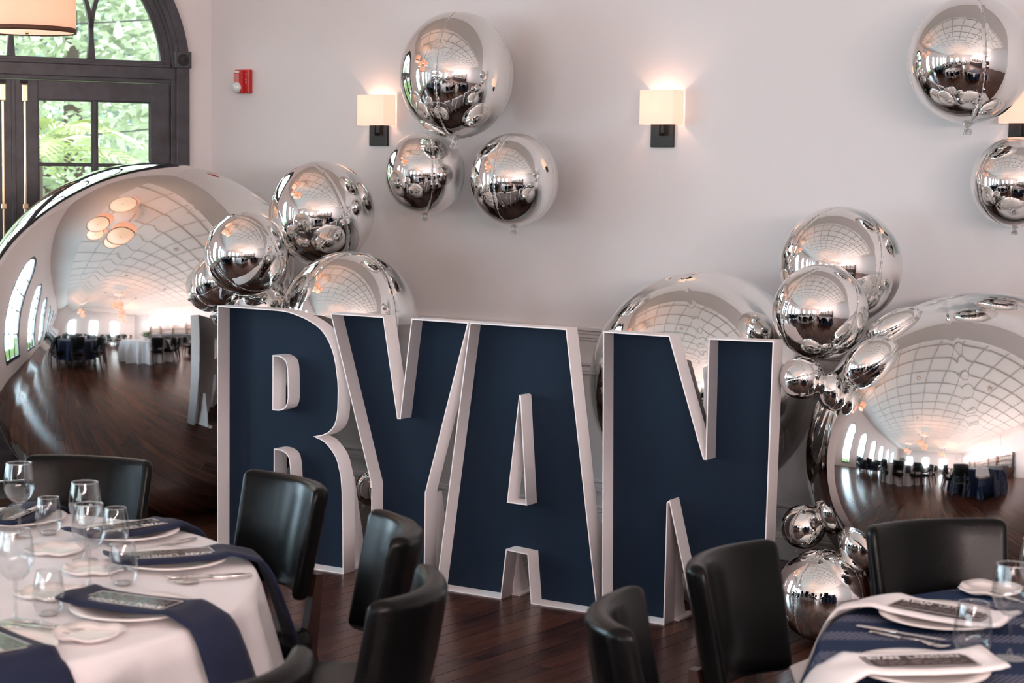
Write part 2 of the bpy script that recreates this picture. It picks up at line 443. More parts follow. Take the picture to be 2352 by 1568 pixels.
for j in range(0, 22):
    yy = VY0 + .3 + (VY1 - VY0 - .6) * j / 21; bm = bmesh.new()
    for i in range(N_):
        a, b_ = VX0 + (VX1 - VX0) * i / N_, VX0 + (VX1 - VX0) * (i + 1) / N_
        v = [bm.verts.new(p) for p in ((a, yy - .022, vz(a) - .012), (b_, yy - .022, vz(b_) - .012), (b_, yy + .022, vz(b_) - .012), (a, yy + .022, vz(a) - .012))]
        w_ = [bm.verts.new(p) for p in ((a, yy - .022, vz(a)), (b_, yy - .022, vz(b_)), (b_, yy + .022, vz(b_)), (a, yy + .022, vz(a)))]
        bm.faces.new(v); bm.faces.new((v[0], v[1], w_[1], w_[0])); bm.faces.new((v[3], v[2], w_[2], w_[3]))
    obj('rib', bm, 'rib_paint', ce)

# ------------------------------------------------------------------ door wall (angled corner bay) with the arched double door
DW = thing('door_1', None, None, (-7.839, 0, 0), DOORROT); tag(DW, kind='structure')
CX, ZC = -1.13, 2.325
WT = .16
ww = bpy.data.objects.new('wall_door', None)
lp = [(-2.42, 0), (.05, 0), (.05, H_ + .75), (-2.42, H_ + .75)]
hole = [(CX - .92, 0), (CX + .92, 0), (CX + .92, 2.38)] + arcpts(CX, ZC, .922, .06, PI - .06, 32) + [(CX - .92, 2.38)]
me = upright(shape_mesh('wall_corner', [lp, hole], WT), WT / 2)
wd = link('wall_corner', me, 'wall_paint'); wd.location = DW.location; wd.rotation_euler = DW.rotation_euler; tag(wd, kind='structure')
def dshape(name, loops, th, y0, mat='black_wood', parent=DW):
    return link(name, upright(shape_mesh(name, loops, th), y0), mat, parent)
def dbox(name, x0, x1, z0, z1, y0, y1, mat='black_wood', parent=DW, bev=.003):
    return obj(name, bx(((x0 + x1) / 2, (y0 + y1) / 2, (z0 + z1) / 2), (x1 - x0, y1 - y0, z1 - z0), bev=bev), mat, parent)
RO = 1.0
# casing: posts, arched head in three stepped mouldings, corner rosettes
for sgn in (1, -1):
    a, b_ = sorted((CX + sgn * .918, CX + sgn * .995))
    dbox('casing', a, b_, 0, 2.372, -.03, .0)
    a, b_ = sorted((CX + sgn * .905, CX + sgn * 1.003)); rb = dbox('rosette_block', a, b_, 2.368, 2.462, -.042, 0)
    bm = bmesh.new(); lathe(bm, [(0, .016), (.012, .016), (.016, .009), (.022, .012), (.030, .010), (.034, 0)], 28)
    ro = obj('rosette', bm, 'rubber', rb, True); ro.rotation_euler = (PI / 2, 0, 0); ro.location = (CX + sgn * .955, -.042, 2.414)
def arch_band(name, r1, r2, y0, y1, z_min=2.46, mat='black_wood'):
    a0 = math.asin((z_min - ZC) / r2); a1 = math.asin((z_min - ZC) / r1)
    dshape(name, [arcpts(CX, ZC, r2, a0, PI - a0, 48) + arcpts(CX, ZC, r1, PI - a1, a1, 48)], y1 - y0, (y0 + y1) / 2, mat)
arch_band('arch_casing', .962, .998, -.030, 0); arch_band('arch_casing', .942, .964, -.038, 0); arch_band('arch_casing', .915, .944, -.026, 0)
arch_band('arch_jamb', .898, .925, -.006, .12, 2.36); arch_band('arch_sash', .868, .905, .02, .07, 2.36); arch_band('arch_sash', .845, .872, .03, .06, 2.36)
# transom beam with stepped mouldings
dbox('transom_beam', CX - .918, CX + .918, 2.30, 2.368, -.012, .10); dbox('transom_moulding', CX - .89, CX + .89, 2.368, 2.386, .0, .08)
dbox('transom_sash', CX - .86, CX + .86, 2.384, 2.405, .02, .07); dbox('door_stop', CX - .90, CX + .90, 2.278, 2.304, .012, .10)
for sgn in (1, -1):
    a, b_ = sorted((CX + sgn * .893, CX + sgn * .922)); dbox('jamb', a, b_, 0, 2.36, .0, .12)
# gothic tracery
def tracery(pts, w=.024):
    L_, Rr = [], []
    for i, p in enumerate(pts):
        a = Vector(pts[max(0, i - 1)]); b_ = Vector(pts[min(len(pts) - 1, i + 1)]); d = (b_ - a).normalized(); n_ = Vector((-d.y, d.x))
        L_.append((p[0] + n_.x * w / 2, p[1] + n_.y * w / 2)); Rr.append((p[0] - n_.x * w / 2, p[1] - n_.y * w / 2))
    dshape('tracery_bar', [L_ + Rr[::-1]], .034, .045)
for px_ in (-1.136, -.689, -1.583):
    dshape('tracery_post', [[(px_ - .022, 2.40), (px_ + .022, 2.40), (px_ + .013, 2.52), (px_ + .012, 2.58), (px_ - .012, 2.58), (px_ - .013, 2.52)]], .04, .045)
    for sg in (-1, 1):
        pts = []
        for i in range(26):
            a = i / 25 * 1.05; rr = .447
            q = (px_ + sg * rr * (1 - math.cos(a)), 2.54 + rr * 1.05 * math.sin(a) * 1.15)
            if math.hypot(q[0] - CX, q[1] - ZC) < .86: pts.append(q)
        if len(pts) > 3: tracery(pts)
dbox('astragal', CX - .012, CX + .012, .01, 2.275, .012, .060, bev=.003)
gl = dshape('transom_glass', [[(CX - .84, 2.40)] + [(CX + .84, 2.40)] + arcpts(CX, ZC, .85, .09, PI - .09, 32)], .005, .05, 'window_glass')
# door leaves
for sgn in (1, -1):
    xi, xo = CX + sgn * .006, CX + sgn * .890
    g_in, g_out = CX + sgn * .138, CX + sgn * .776
    def sb(a, b_): return tuple(sorted((a, b_)))
    dl = bpy.data.objects.new('door_leaf', None); COL.objects.link(dl); dl.parent = DW
    a, b_ = sb(xi, g_in); dbox('stile', a, b_, .01, 2.275, .02, .065, parent=dl)
    a, b_ = sb(g_out, xo); dbox('stile', a, b_, .01, 2.275, .02, .065, parent=dl)
    a, b_ = sb(g_in, g_out); dbox('rail', a, b_, 2.168, 2.275, .021, .064, parent=dl); dbox('rail', a, b_, .01, .45, .021, .064, parent=dl)
    for z in (1.803, 1.425, 1.047, .669): dbox('muntin', a, b_, z - .010, z + .010, .026, .060, parent=dl, bev=.004)
    xm = (g_in + g_out) / 2 + sgn * .0
    dbox('muntin', xm - .013, xm + .013, .45, 2.17, .024, .062, parent=dl, bev=.005)
    zz = [2.168, 1.813, 1.435, 1.057, .679, .45]
    for k in range(5):
        for (p, q) in ((a, xm - .013), (xm + .013, b_)):
            dbox('pane', p, q, zz[k + 1] - .02 * (k < 4), zz[k], .042, .046, 'window_glass', dl, 0)
            if k < 2:
                bm = bmesh.new()
                for (u0_, u1_, v0_, v1_) in ((p, q, zz[k] - .008, zz[k]), (p, p + .007, zz[k + 1], zz[k]), (q - .007, q, zz[k + 1], zz[k])):
                    box(bm, ((u0_ + u1_) / 2, .035, (v0_ + v1_) / 2), (u1_ - u0_, .014, v1_ - v0_))
                obj('glazing_bead', bm, 'black_wood', dl)
    bxx = CX + sgn * .060
    bolt = bpy.data.objects.new('surface_bolt', None); COL.objects.link(bolt); bolt.parent = DW
    dbox('bolt_keeper', bxx - .020, bxx + .020, 2.252, 2.270, .002, .02, 'rubber', bolt)
    dbox('bolt_head', bxx - .017, bxx + .017, 2.152, 2.246, -.010, .02, 'brass', bolt, .005)
    dbox('bolt_rod', bxx - .007, bxx + .007, .95, 2.155, -.002, .014, 'brass', bolt, .003)
    dbox('bolt_guide', bxx - .015, bxx + .015, 1.55, 1.58, -.006, .02, 'brass', bolt)

# ------------------------------------------------------------------ outside the door
DIR_OUT = Vector((-.879, .477, 0)); DIR_R = Vector((.477, .879, 0)); P0 = Vector((-7.839, 0, 0))
def outp(s, d, z=0): return P0 + DIR_R * s + DIR_OUT * d + Vector((0, 0, z))
tag(obj('lawn', bx((-24, 12, -.35), (30, 60, .3)), 'grass'), 'green lawn beyond the arched doors', 'lawn', kind='structure')
def tree(s, d, h, rx, rz_, mat, label, n=2600, leaf=.17, zc=None, seed=1, name='tree'):
    rg = random.Random(seed); base = outp(s, d, -.2)
    t_ = thing(name, label, name, base, 0, 'greenery outside the doors')
    bm = bmesh.new(); tube(bm, [(0, 0, 0), (.05, .02, h * .3), (-.04, .05, h * .6), (.03, 0, h * .85)], [.14, .11, .08, .03], 8)
    obj('trunk', bm, 'bark', t_, True)
    bm = bmesh.new(); zc = zc or h * .6
    blobs = [(Vector((rg.gauss(0, .45) * rx, rg.gauss(0, .45) * rx, zc + rg.gauss(0, .42) * rz_)), rg.uniform(.25, .5)) for _ in range(16)]
    for _ in range(n):
        bc, br = rg.choice(blobs); v = Vector((rg.gauss(0, 1), rg.gauss(0, 1), rg.gauss(0, 1))).normalized() * (rg.random() ** .4)
        p = bc + Vector((v.x * br * rx, v.y * br * rx, v.z * br * rz_))
        a = Vector((rg.gauss(0, 1), rg.gauss(0, 1), rg.gauss(0, .5))).normalized(); b_ = a.orthogonal().normalized(); L = leaf * rg.uniform(.6, 1.4)
        q = [bm.verts.new(p), bm.verts.new(p + a * L * .5 + b_ * L * .22), bm.verts.new(p + a * L), bm.verts.new(p + a * L * .5 - b_ * L * .22)]
        bm.faces.new(q)
    o = obj('crown', bm, mat, t_); o['kind'] = 'stuff'
tree(-1.9, 9, 5.2, 2.4, 2.6, 'leaf_pale', 'pale yellow-green tree behind the left door leaf', seed=2, n=11000, leaf=.13)
tree(.6, 7.0, 4.6, 1.9, 2.5, 'leaf_bright', 'bright feathery tree behind the right glass panes', seed=3, n=11000, leaf=.12)
tree(1.6, 14, 8.2, 3.2, 3.6, 'leaf_dark', 'tall blue-green tree seen through the right of the arch', seed=4, n=9000, leaf=.22)
tree(-3.5, 15, 8.5, 3.5, 3.8, 'leaf_pale', 'tall pale tree seen through the middle of the arch', seed=5, n=9000, leaf=.22)
tree(5.5, 15, 6.5, 3.0, 3.4, 'leaf_dark', 'dark tree at the far right of the garden', seed=6, n=7000, leaf=.22)
tree(-7.5, 12, 7.0, 3.0, 3.4, 'leaf_bright', 'green tree at the far left of the garden', seed=8, n=6000, leaf=.2)
# hedge along the drive
tree(-1.0, 17.5, 3.0, 6.5, 2.2, 'leaf_pale', 'long pale hedge at the back of the garden', seed=9, name='hedge', n=12000, leaf=.24, zc=1.2)
pl_ = thing('palm', 'yellow-green palm with long arching fronds right outside the door glass', 'palm', outp(-.76, 1.5, -.2))
bm = bmesh.new(); tube(bm, [(0, 0, 0), (.02, 0, .9), (0, .02, 2.02)], [.09, .07, .05], 10); obj('trunk', bm, 'bark', pl_, True)
for k in range(11):
    rg = random.Random(40 + k); az = k * 2.4 + rg.uniform(-.2, .2); el = rg.uniform(.35, 1.15); L = rg.uniform(.7, 1.1)
    bm = bmesh.new(); pts = []
    d = Vector((math.cos(az), math.sin(az), 0))
    for i in range(15):
        t_ = i / 14; pts.append(Vector((0, 0, 2.02)) + d * (L * t_ * math.cos(el * (1 - .3 * t_))) + Vector((0, 0, L * t_ * math.sin(el) - .75 * t_ * t_ * L * .8)))
    tube(bm, pts, [.009 * (1 - .7 * i / 14) for i in range(15)], 5)
    for i in range(3, 15):
        p = pts[i]; tan = (pts[i] - pts[i - 1]).normalized(); side = tan.cross(Vector((0, 0, 1))).normalized()
        for sg in (-1, 1):
            for sub in (0,):
                pp = p - tan * (L / 14) * sub
                LL = .34 * (1 - abs(i / 14 - .45) * 1.1) + .05; e = pp + (tan * .75 + side * sg * .8 + Vector((0, 0, -.12))).normalized() * LL; mid = (pp + e) / 2 + Vector((0, 0, .03)); w_ = tan.cross(side) * .004 + tan * .026
                bm.faces.new([bm.verts.new(pp), bm.verts.new(mid + w_), bm.verts.new(e), bm.verts.new(mid - w_)])
    obj('frond', bm, 'palm_leaf', pl_)
st = thing('string_lights', 'string of round bulbs hanging outside beyond the door glass', 'string lights', outp(0, 0, 0))
for (d_, z0) in ((2.6, 2.95), (3.2, 2.55), (3.4, 2.15)):
    bm = bmesh.new(); pts = [outp(-3.2 + i * .3, d_ + .02 * i, z0 - .18 * math.sin(PI * i / 14)) - st.location for i in range(15)]
    tube(bm, pts, .006, 5); obj('wire', bm, 'cable', st)
    for i in range(1, 15, 2):
        bm = bmesh.new(); lathe(bm, [(0, -.12), (.025, -.11), (.034, -.08), (.028, -.045), (.012, -.02), (.012, 0)], 12); ob = obj('bulb', bm, 'bulb_glass', st, True); ob.location = pts[i]
# parked car
car = thing('car', 'white car parked outside, seen low in the right door pane', 'car', outp(1.2, 10.0, -.2), DOORROT + .3)
prof = [(-2.1, .35), (-2.1, .75), (-1.9, .95), (-1.2, 1.02), (-.7, 1.42), (-.1, 1.52), (.7, 1.48), (1.35, 1.08), (1.9, .98), (2.1, .8), (2.1, .35)]
link('body', upright(shape_mesh('body', [prof], 1.7)), 'car_paint', car)
link('side_window', upright(shape_mesh('side_window', [[(-1.05, 1.05), (-.62, 1.38), (-.08, 1.46), (.65, 1.42), (1.15, 1.08)]], 1.72)), 'car_glass', car)
for wx in (-1.3, 1.3):
    for wy in (-.78, .78):
        bm = bmesh.new(); lathe(bm, [(0, -.09), (.2, -.09), (.31, -.08), (.33, 0), (.31, .08), (.2, .09), (0, .09)], 24); o = obj('wheel', bm, 'rubber', car, True); o.rotation_euler = (PI / 2, 0, 0); o.location = (wx, wy, .33)

# ------------------------------------------------------------------ wall fittings
def light_point(name, loc, power, col, rad=.03, parent=None):
    l = bpy.data.lights.new(name, 'POINT'); l.energy = power; l.color = col; l.shadow_soft_size = rad
    o = bpy.data.objects.new(name, l); COL.objects.link(o); o.location = loc
    if parent: o.parent = parent
    return o
def sconce(x0, label):
    t_ = thing('wall_sconce', label, 'wall lamp', (x0, 0, 1.93), 0, 'wall sconces')
    obj('back_plate', bx((0, -.008, .062), (.128, .016, .124), bev=.002), 'bronze', t_)
    bm = bmesh.new(); box(bm, (0, -.030, .062), (.022, .028, .014)); box(bm, (0, -.05, .085), (.020, .014, .06)); obj('arm', bm, 'bronze', t_)
    bm = bmesh.new(); w, d, z0, z1, th = .185, .102, .108, .272, .0016
    box(bm, (.018, -d, (z0 + z1) / 2), (w, th, z1 - z0))
    for sg in (-1, 1): box(bm, (.018 + sg * w / 2, -d / 2 - .002, (z0 + z1) / 2), (th, d - .004, z1 - z0))
    obj('lamp_shade', bm, 'sconce_fabric', t_)
    bm = bmesh.new(); lathe(bm, [(0, .06), (.012, .055), (.016, .04), (.011, .015), (.008, 0), (0, 0)], 14); b_ = obj('bulb', bm, 'bulb_glass', t_, True); b_.location = (.01, -.05, .125)
    light_point('sconce_light', (.01, -.05, .195), 1.9, (1, .54, .36), .012, t_)
sconce(-6.538, 'wall sconce with cream box shade at left, beside the upper balloon trio')
sconce(-4.729, 'wall sconce with cream box shade standing alone in the middle of the wall')
sconce(-2.925, 'wall sconce with cream box shade half hidden behind the right hanging balloons')
al = thing('fire_alarm', 'small red fire alarm strobe with clear dome on the wall beside the door', 'fire alarm', (-7.555, 0, 2.225))
obj('housing', bx((0, -.018, .068), (.108, .036, .136), bev=.006, seg=3), 'red_plastic', al)
obj('front_ridge', bx((-.012, -.043, .070), (.070, .020, .124), bev=.004, seg=2), 'red_plastic', al)
obj('label_window', bx((-.022, -.0545, .086), (.040, .003, .050), bev=.001), 'red_window', al)
obj('label_plate', bx((-.020, -.0545, .122), (.038, .003, .011)), 'ink_white', al)
bm = bmesh.new(); bmesh.ops.create_uvsphere(bm, u_segments=24, v_segments=16, radius=1, matrix=Matrix.Translation((-.022, -.050, .034)) @ Matrix.Diagonal((.036, .026, .032, 1)))
obj('strobe_dome', bm, 'clear_strobe', al, True)
for i, ch in enumerate('FIRE'):
    me = upright(text_mesh('lettering', ch, .014, .0004, .0003, align='CENTER'), 0); me.transform(Matrix.Translation((.036, -.0372, .104 - i * .0155))); link('lettering', me, 'ink_white', al)

# ------------------------------------------------------------------ chandeliers (drum clusters)
def drum(parent, loc, r=.215, h=.24, power=60):
    d_ = bpy.data.objects.new('drum', None); COL.objects.link(d_); d_.parent = parent; d_.location = loc
    bm = bmesh.new(); lathe(bm, [(r, 0), (r, h), (r - .003, h), (r - .003, 0), (r, 0)], 64); obj('shade', bm, 'drum_fabric', d_, True)
    bm = bmesh.new(); lathe(bm, [(r + .001, -.002), (r + .0025, -.002), (r + .0025, .020), (r + .001, .020), (r - .004, .020), (r - .004, -.002), (r + .001, -.002)], 64); obj('trim_band', bm, 'brown_trim', d_, True)
    bm = bmesh.new(); lathe(bm, [(0, .003), (r - .006, .003), (r - .006, .006), (0, .006)], 64); obj('diffuser', bm, 'diffuser', d_, True)
    bm = bmesh.new(); lathe(bm, [(0, -.010), (.008, -.008), (.011, 0), (.004, .004)], 14); obj('finial', bm, 'brass', d_, True)
    bm = bmesh.new(); tube(bm, [(0, 0, h - .04), (0, 0, 3.95 - loc[2] - parent.location.z)], .006, 8); obj('stem', bm, 'bronze', d_, True)
    light_point('drum_light', (0, 0, h * .45), power, (1, .50, .31), .05, d_)
def chandelier(x0, y0, label, first=(0, 0, 2.39), power=44):
    t_ = thing('chandelier', label, 'chandelier', (x0, y0, 0), 0, 'drum chandeliers')
    for q in (first, (-.50, -.10, 2.72), (.05, -.52, 2.78), (-.42, .46, 2.83), (-.45, -.62, 3.02)): drum(t_, q, power=power)
    bm = bmesh.new(); lathe(bm, [(0, 3.86), (.45, 3.86), (.46, 3.90), (0, 3.90)], 40, (-.26, -.16, .04)); obj('canopy', bm, 'ceiling_paint', t_, True)
chandelier(-6.70, -2.24, 'drum shade chandelier glowing warm at top left before the arched window', power=10)
for (cx_, cy_) in ((-3.2, -8.6), (-5.6, -12.2), (-.6, -13.0)):
    chandelier(cx_, cy_, 'drum shade chandelier in the hall behind the photographer')

# ------------------------------------------------------------------ marquee letters
LA, LB = Vector((-5.377, -1.575)), Vector((-3.778, -1.434))
LROT = math.atan2(LB.y - LA.y, LB.x - LA.x)
DEP = .088
HL = 1.165
def letter(ch, outer, holes, label, braces, gap=0):
    us = [p[0] for p in outer]; u_off = min(us)
    loc = (LA.x + math.cos(LROT) * u_off, LA.y + math.sin(LROT) * u_off, 0)
    t_ = thing('marquee_letter', label, 'letter', loc, LROT, 'giant marquee letters')
    outer = [(p[0] - u_off, p[1]) for p in outer]; holes = [[(p[0] - u_off, p[1]) for p in h] for h in holes]
    inn = offset_loop(outer, .0035)
    link('back_panel', upright(shape_mesh('back_panel', [inn] + holes, .006), DEP - .004), 'navy_board', t_)
    link('backing', upright(shape_mesh('backing', [inn] + holes, .003), DEP + .0012), 'white_board', t_)
    link('side_wall', upright(shape_mesh('side_wall', [outer, offset_loop(outer, .0055)], DEP), DEP / 2), 'white_board', t_)
    for h in holes:
        link('counter_wall', upright(shape_mesh('counter_wall', [h, offset_loop(h, .0055)], DEP + .002), DEP / 2), 'white_board', t_)
    for (bu, bh, bd) in braces:
        bm = bmesh.new(); v = [(DEP, .004), (DEP + bd, .004), (DEP + bd * .35, bh), (DEP, bh)]
        f0 = [bm.verts.new((bu - u_off, p[0], p[1])) for p in v]; f1 = [bm.verts.new((bu - u_off + .006, p[0], p[1])) for p in v]
        bm.faces.new(f0[::-1]); bm.faces.new(f1)
        for k in range(4): bm.faces.new((f0[k], f0[(k + 1) % 4], f1[(k + 1) % 4], f1[k]))
        obj('brace', bm, 'white_board', t_)
        obj('foot_runner', bx((bu - u_off + .016, DEP + bd / 2 + .02, .004), (.04, bd + .04, .007)), 'white_board', t_)
    return t_
R_out = [(-.733, 0), (-.392, 0), (-.392, .524), (-.375, .5245), (-.349, .522), (-.326, .511), (-.313, .497), (-.304, .458), (-.300, .40), (-.300, 0), (.002, 0), (-.001, .20), (-.006, .366), (-.013, .439), (-.031, .502), (-.045, .530), (-.065, .554), (-.085, .573), (-.104, .588), (-.13, .599), (-.158, .605),
         (-.120, .612), (-.088, .627), (-.066, .645), (-.049, .667), (-.038, .70), (-.033, .739), (-.031, .824), (-.034, .865), (-.039, .898), (-.046, .94), (-.056, .978), (-.068, 1.008), (-.083, 1.036), (-.103, 1.065), (-.127, 1.089), (-.155, 1.108), (-.184, 1.122), (-.225, 1.138), (-.265, 1.149), (-.310, 1.159), (-.359, 1.164), (-.42, HL), (-.733, HL)]
R_hole = [(-.406, .705), (-.370, .705), (-.345, .711), (-.327, .723), (-.317, .742), (-.312, .766), (-.313, .85), (-.316, .898), (-.320, .92), (-.328, .937), (-.345, .950), (-.368, .957), (-.406, .957)]
letter('R', R_out, [R_hole], 'giant white-edged navy letter R, first of the four letters', [(-.05, .42, .15), (-.68, .42, .15)])
letter('Y', [(.150, 0), (.440, 0), (.441, .413), (.650, HL), (.356, HL), (.300, .729), (.290, .729), (.209, HL), (-.081, HL), (.151, .417)], [], 'giant white-edged navy letter Y, between the R and the A', [(.425, .40, .15), (.16, .40, .15)])
letter('A', [(.500, 0), (.832, 0), (.856, .212), (.957, .206), (.978, 0), (1.300, 0), (1.127, HL), (.655, HL)], [[(.853, .416), (.952, .414), (.915, .870), (.905, .876)]], 'giant white-edged navy letter A, third of the four letters', [(.835, .205, .13), (1.24, .36, .13)])
letter('N', [(1.318, 0), (1.603, 0), (1.606, .495), (1.612, .500), (1.742, 0), (2.030, 0), (2.042, HL + .006), (1.766, HL), (1.766, .690), (1.760, .690), (1.597, HL), (1.296, HL)], [], 'giant white-edged navy letter N, last and nearest of the letters', [(1.590, .30, .12), (2.00, .34, .12)])

# ------------------------------------------------------------------ foil balloons
def ball_mesh(name, mat, seg=192, ringn=160, groove=.010, seed=0, gores=4, rp=.0022, sw=.022):
    vs, fs = [], []
    for j in range(ringn + 1):
        th = PI * j / ringn
        for i in range(seg):
            ph = 2 * PI * i / seg
            k = ((ph * gores / (2 * PI)) + .5) % 1 - .5
            dlt = abs(k) * 2 * PI / gores * math.sin(th)
            g_ = math.exp(-(dlt / sw) ** 2); rip = math.exp(-(dlt / .05) ** 2)
            r_ = 1 - groove * g_ * min(1, math.sin(th) * 3) + rp * rip * math.sin(th * 62 + seed) * (math.sin(th) ** .5 if 0 < th < PI else 0)
            pole = max(math.exp(-(th / .16) ** 2), math.exp(-((PI - th) / .16) ** 2))
            r_ += pole * (.006 * math.sin(ph * 16 + seed) * min(1, math.sin(th) * 8) - .012)
            r_ += .0022 * math.sin(2.2 * math.cos(th) + seed) * math.sin(2 * ph + seed)
            vs.append((r_ * math.sin(th) * math.cos(ph), r_ * math.sin(th) * math.sin(ph), r_ * math.cos(th)))
    for j in range(ringn):
        for i in range(seg):
            a, b_ = j * seg + i, j * seg + (i + 1) % seg
            fs.append((a, b_, b_ + seg, a + seg))
    me = bpy.data.meshes.new(name); me.from_pydata(vs, [], fs); me.materials.append(MAT[mat])
    for p in me.polygons: p.use_smooth = True
    return me
BM_ = [ball_mesh('balloon_body', 'foil', seed=s_) for s_ in (0, 1.7)]
BG_ = ball_mesh('balloon_body', 'foil_big', 256, 200, groove=.0025, seed=.6, gores=6, rp=.00025, sw=.010)
def seam_mesh():
    bm = bmesh.new()
    for g_ in range(1):
        ph = 0
        for sgn in (-1, 1):
            for j in range(6, 75):
                th = PI * j / 80; w_ = .010 if j % 2 else .004
                c_ = Vector((math.sin(th) * math.cos(ph), math.sin(th) * math.sin(ph), math.cos(th))); tg = Vector((-math.sin(ph), math.cos(ph), 0)) * sgn
                if j > 6:
                    bm.faces.new([bm.verts.new(a) for a in (pv, pv + ptg * pw, c_ + tg * w_ - c_ * .0, c_ * (1.0))])
                pv, ptg, pw = c_, tg, w_
    for v in bm.verts: v.co *= (.9935 + .006 * (random.random()))
    me = bpy.data.meshes.new('seam'); bm.to_mesh(me); bm.free(); me.materials.append(MAT['foil_crumple']); return me
SEAM = seam_mesh()
def knot_mesh():
    bm = bmesh.new(); rg = random.Random(3); rings = []
    prof = [(.085, -.975), (.05, -1.01), (.026, -1.045), (.034, -1.075), (.050, -1.105), (.048, -1.14), (.036, -1.165)]
    for r_, z_ in prof: rings.append([bm.verts.new((r_ * (1 + .35 * math.sin(5 * a * 2 * PI / 20 + z_ * 60)) * math.cos(2 * PI * a / 20), r_ * (1 + .35 * math.sin(5 * a * 2 * PI / 20 + z_ * 60)) * math.sin(2 * PI * a / 20), z_ + rg.uniform(-.006, .006))) for a in range(20)])
    for A_, B_ in zip(rings, rings[1:]):
        for k in range(20): bm.faces.new((A_[k], A_[(k + 1) % 20], B_[(k + 1) % 20], B_[k]))
    bm.faces.new(rings[-1])
    me = bpy.data.meshes.new('knot'); bm.to_mesh(me); bm.free(); me.materials.append(MAT['foil_crumple']); return me
KNOT = knot_mesh()
def balloon(label, px, py, a, b_, y, depth=None, spin=0, tilt=0, tiltax='Y', group=None, big=False, knot=True, seam=True, kscale=1.3, roll2=0):
    """px, py and radii a, b_ in photo pixels give the size seen from the camera; y is the real distance from the back wall"""
    d = fw + rt * ((px - 1176) / F_PX) - up * ((py - 784) / F_PX)
    t_ = (y + CAM_D) / d.y; p = Vector((0, -CAM_D, CAM_H)) + d * t_
    ra, rb = a * t_ / F_PX, b_ * t_ / F_PX
    rd = depth if depth else (ra + rb) / 2
    o = bpy.data.objects.new('foil_balloon', BG_ if big else BM_[int(px) % 2]); COL.objects.link(o)
    tag(o, label, 'balloon', group)
    Mrot = Matrix.Rotation(yaw, 4, 'Z') @ Matrix.Rotation(roll2, 4, 'Y')
    inner = Matrix.Rotation(tilt, 4, tiltax) @ Matrix.Rotation(spin, 4, 'Z')
    o.matrix_world = Matrix.Translation(p) @ Mrot @ Matrix.Diagonal((ra, rd, rb, 1)) @ inner
    bpy.context.view_layer.update()
    if seam and not big:
        for q_ in range(4):
            s_ = bpy.data.objects.new('seam', SEAM); COL.objects.link(s_); s_.parent = o; s_.rotation_euler = (0, 0, q_ * PI / 2)
    if knot:
        k_ = bpy.data.objects.new('knot', KNOT); COL.objects.link(k_); k_.parent = o
        if kscale != 1: k_.scale = (kscale, kscale, 1); 
    return o, p, (ra + rb + rd) / 3
HG, HR = 'hanging silver balloons', 'silver balloons in the garland'
balloon('largest silver balloon of the floating trio, above the letters R and Y', 1050, 173, 131, 145, -.42, spin=R(-18), tilt=R(2), group=HG)
balloon('smallest silver balloon of the floating trio, at its lower left', 976, 397, 92, 95, -.36, spin=R(14), group=HG)
balloon('lower right silver balloon of the floating trio, above the Y and A', 1182, 413, 102, 107, -.38, spin=R(-28), group=HG)
balloon('large silver balloon floating at top right, overlapping the sconce', 2228, 138, 142, 146, -.38, spin=R(-90), group=HG)
balloon('silver balloon floating below the top right one, cut by the frame edge', 2335, 418, 103, 104, -.30, spin=R(22), group=HG)
balloon('giant silver balloon on the floor in front of the arched door', 363, 788, 429, 402, -1.02, depth=.70, spin=R(8), tilt=R(38), tiltax='Y', big=True, knot=False)
balloon('silver balloon above the R, highest of the left cluster', 739, 490, 121, 121, -.80, spin=R(30), tilt=R(-20), group=HR)
balloon('small silver balloon right above the top left corner of the R', 566, 583, 96, 97, -1.42, spin=R(50), tilt=R(-42), group=HR)
balloon('small dark-mirrored silver balloon half hidden behind its neighbour above the R', 505, 645, 64, 62, -1.33, spin=R(10), tilt=R(60), group=HR)
balloon('large silver balloon rising behind the tops of R and Y', 801, 742, 158, 166, -1.05, spin=R(-44), tilt=R(8), group=HR)
balloon('small silver balloon peeping over the top edge of the R', 590, 708, 75, 56, -1.22, depth=.13, spin=R(20), tilt=R(80), group=HR)
balloon('large silver balloon behind the N, seen through its notch', 1612, 885, 258, 262, -.72, spin=R(-30), tilt=R(-12), group=HR, big=True)
balloon('silver balloon at the top of the right cluster', 1931, 610, 142, 136, -.75, spin=R(-62), tilt=R(12), group=HR)
balloon('silver balloon in front, below the top one of the right cluster', 1884, 716, 109, 110, -1.15, spin=R(35), tilt=R(24), group=HR, knot=False)
balloon('small crumpled-nosed silver balloon beside the top right corner of the N', 1842, 867, 51, 50, -1.30, spin=R(15), tilt=R(78), tiltax='X', group=HR)
balloon('egg-shaped silver balloon right of the crumpled one, pressed on the giant', 2003, 832, 72, 52, -1.22, depth=.09, spin=0, tilt=R(90), group=HR, roll2=R(-38))
balloon('narrow leaf-shaped silver balloon lying on the shoulder of the right giant', 2052, 745, 68, 30, -1.05, depth=.07, spin=0, tilt=R(90), group=HR, roll2=R(-28))
balloon('tiny silver balloon wedged between the crumpled one and the right giant', 1907, 897, 29, 44, -1.25, spin=R(15), tilt=0, group=HR)
balloon('giant silver balloon at the right edge behind the empty chair', 2248, 1040, 411, 365, -.74, depth=.62, spin=R(20), tilt=R(-14), big=True, knot=False)
balloon('small silver balloon resting on top of the floor balloon', 1845, 1209, 51, 51, -1.19, spin=R(-40), tilt=R(14), group=HR)
balloon('small dark silver balloon tucked behind the one on the floor balloon', 1918, 1178, 36, 41, -1.24, spin=R(20), tilt=R(-30), group=HR)
balloon('small silver balloon half hidden by the chair back at right', 1975, 1258, 44, 56, -1.24, spin=R(20), tilt=R(-12), group=HR)
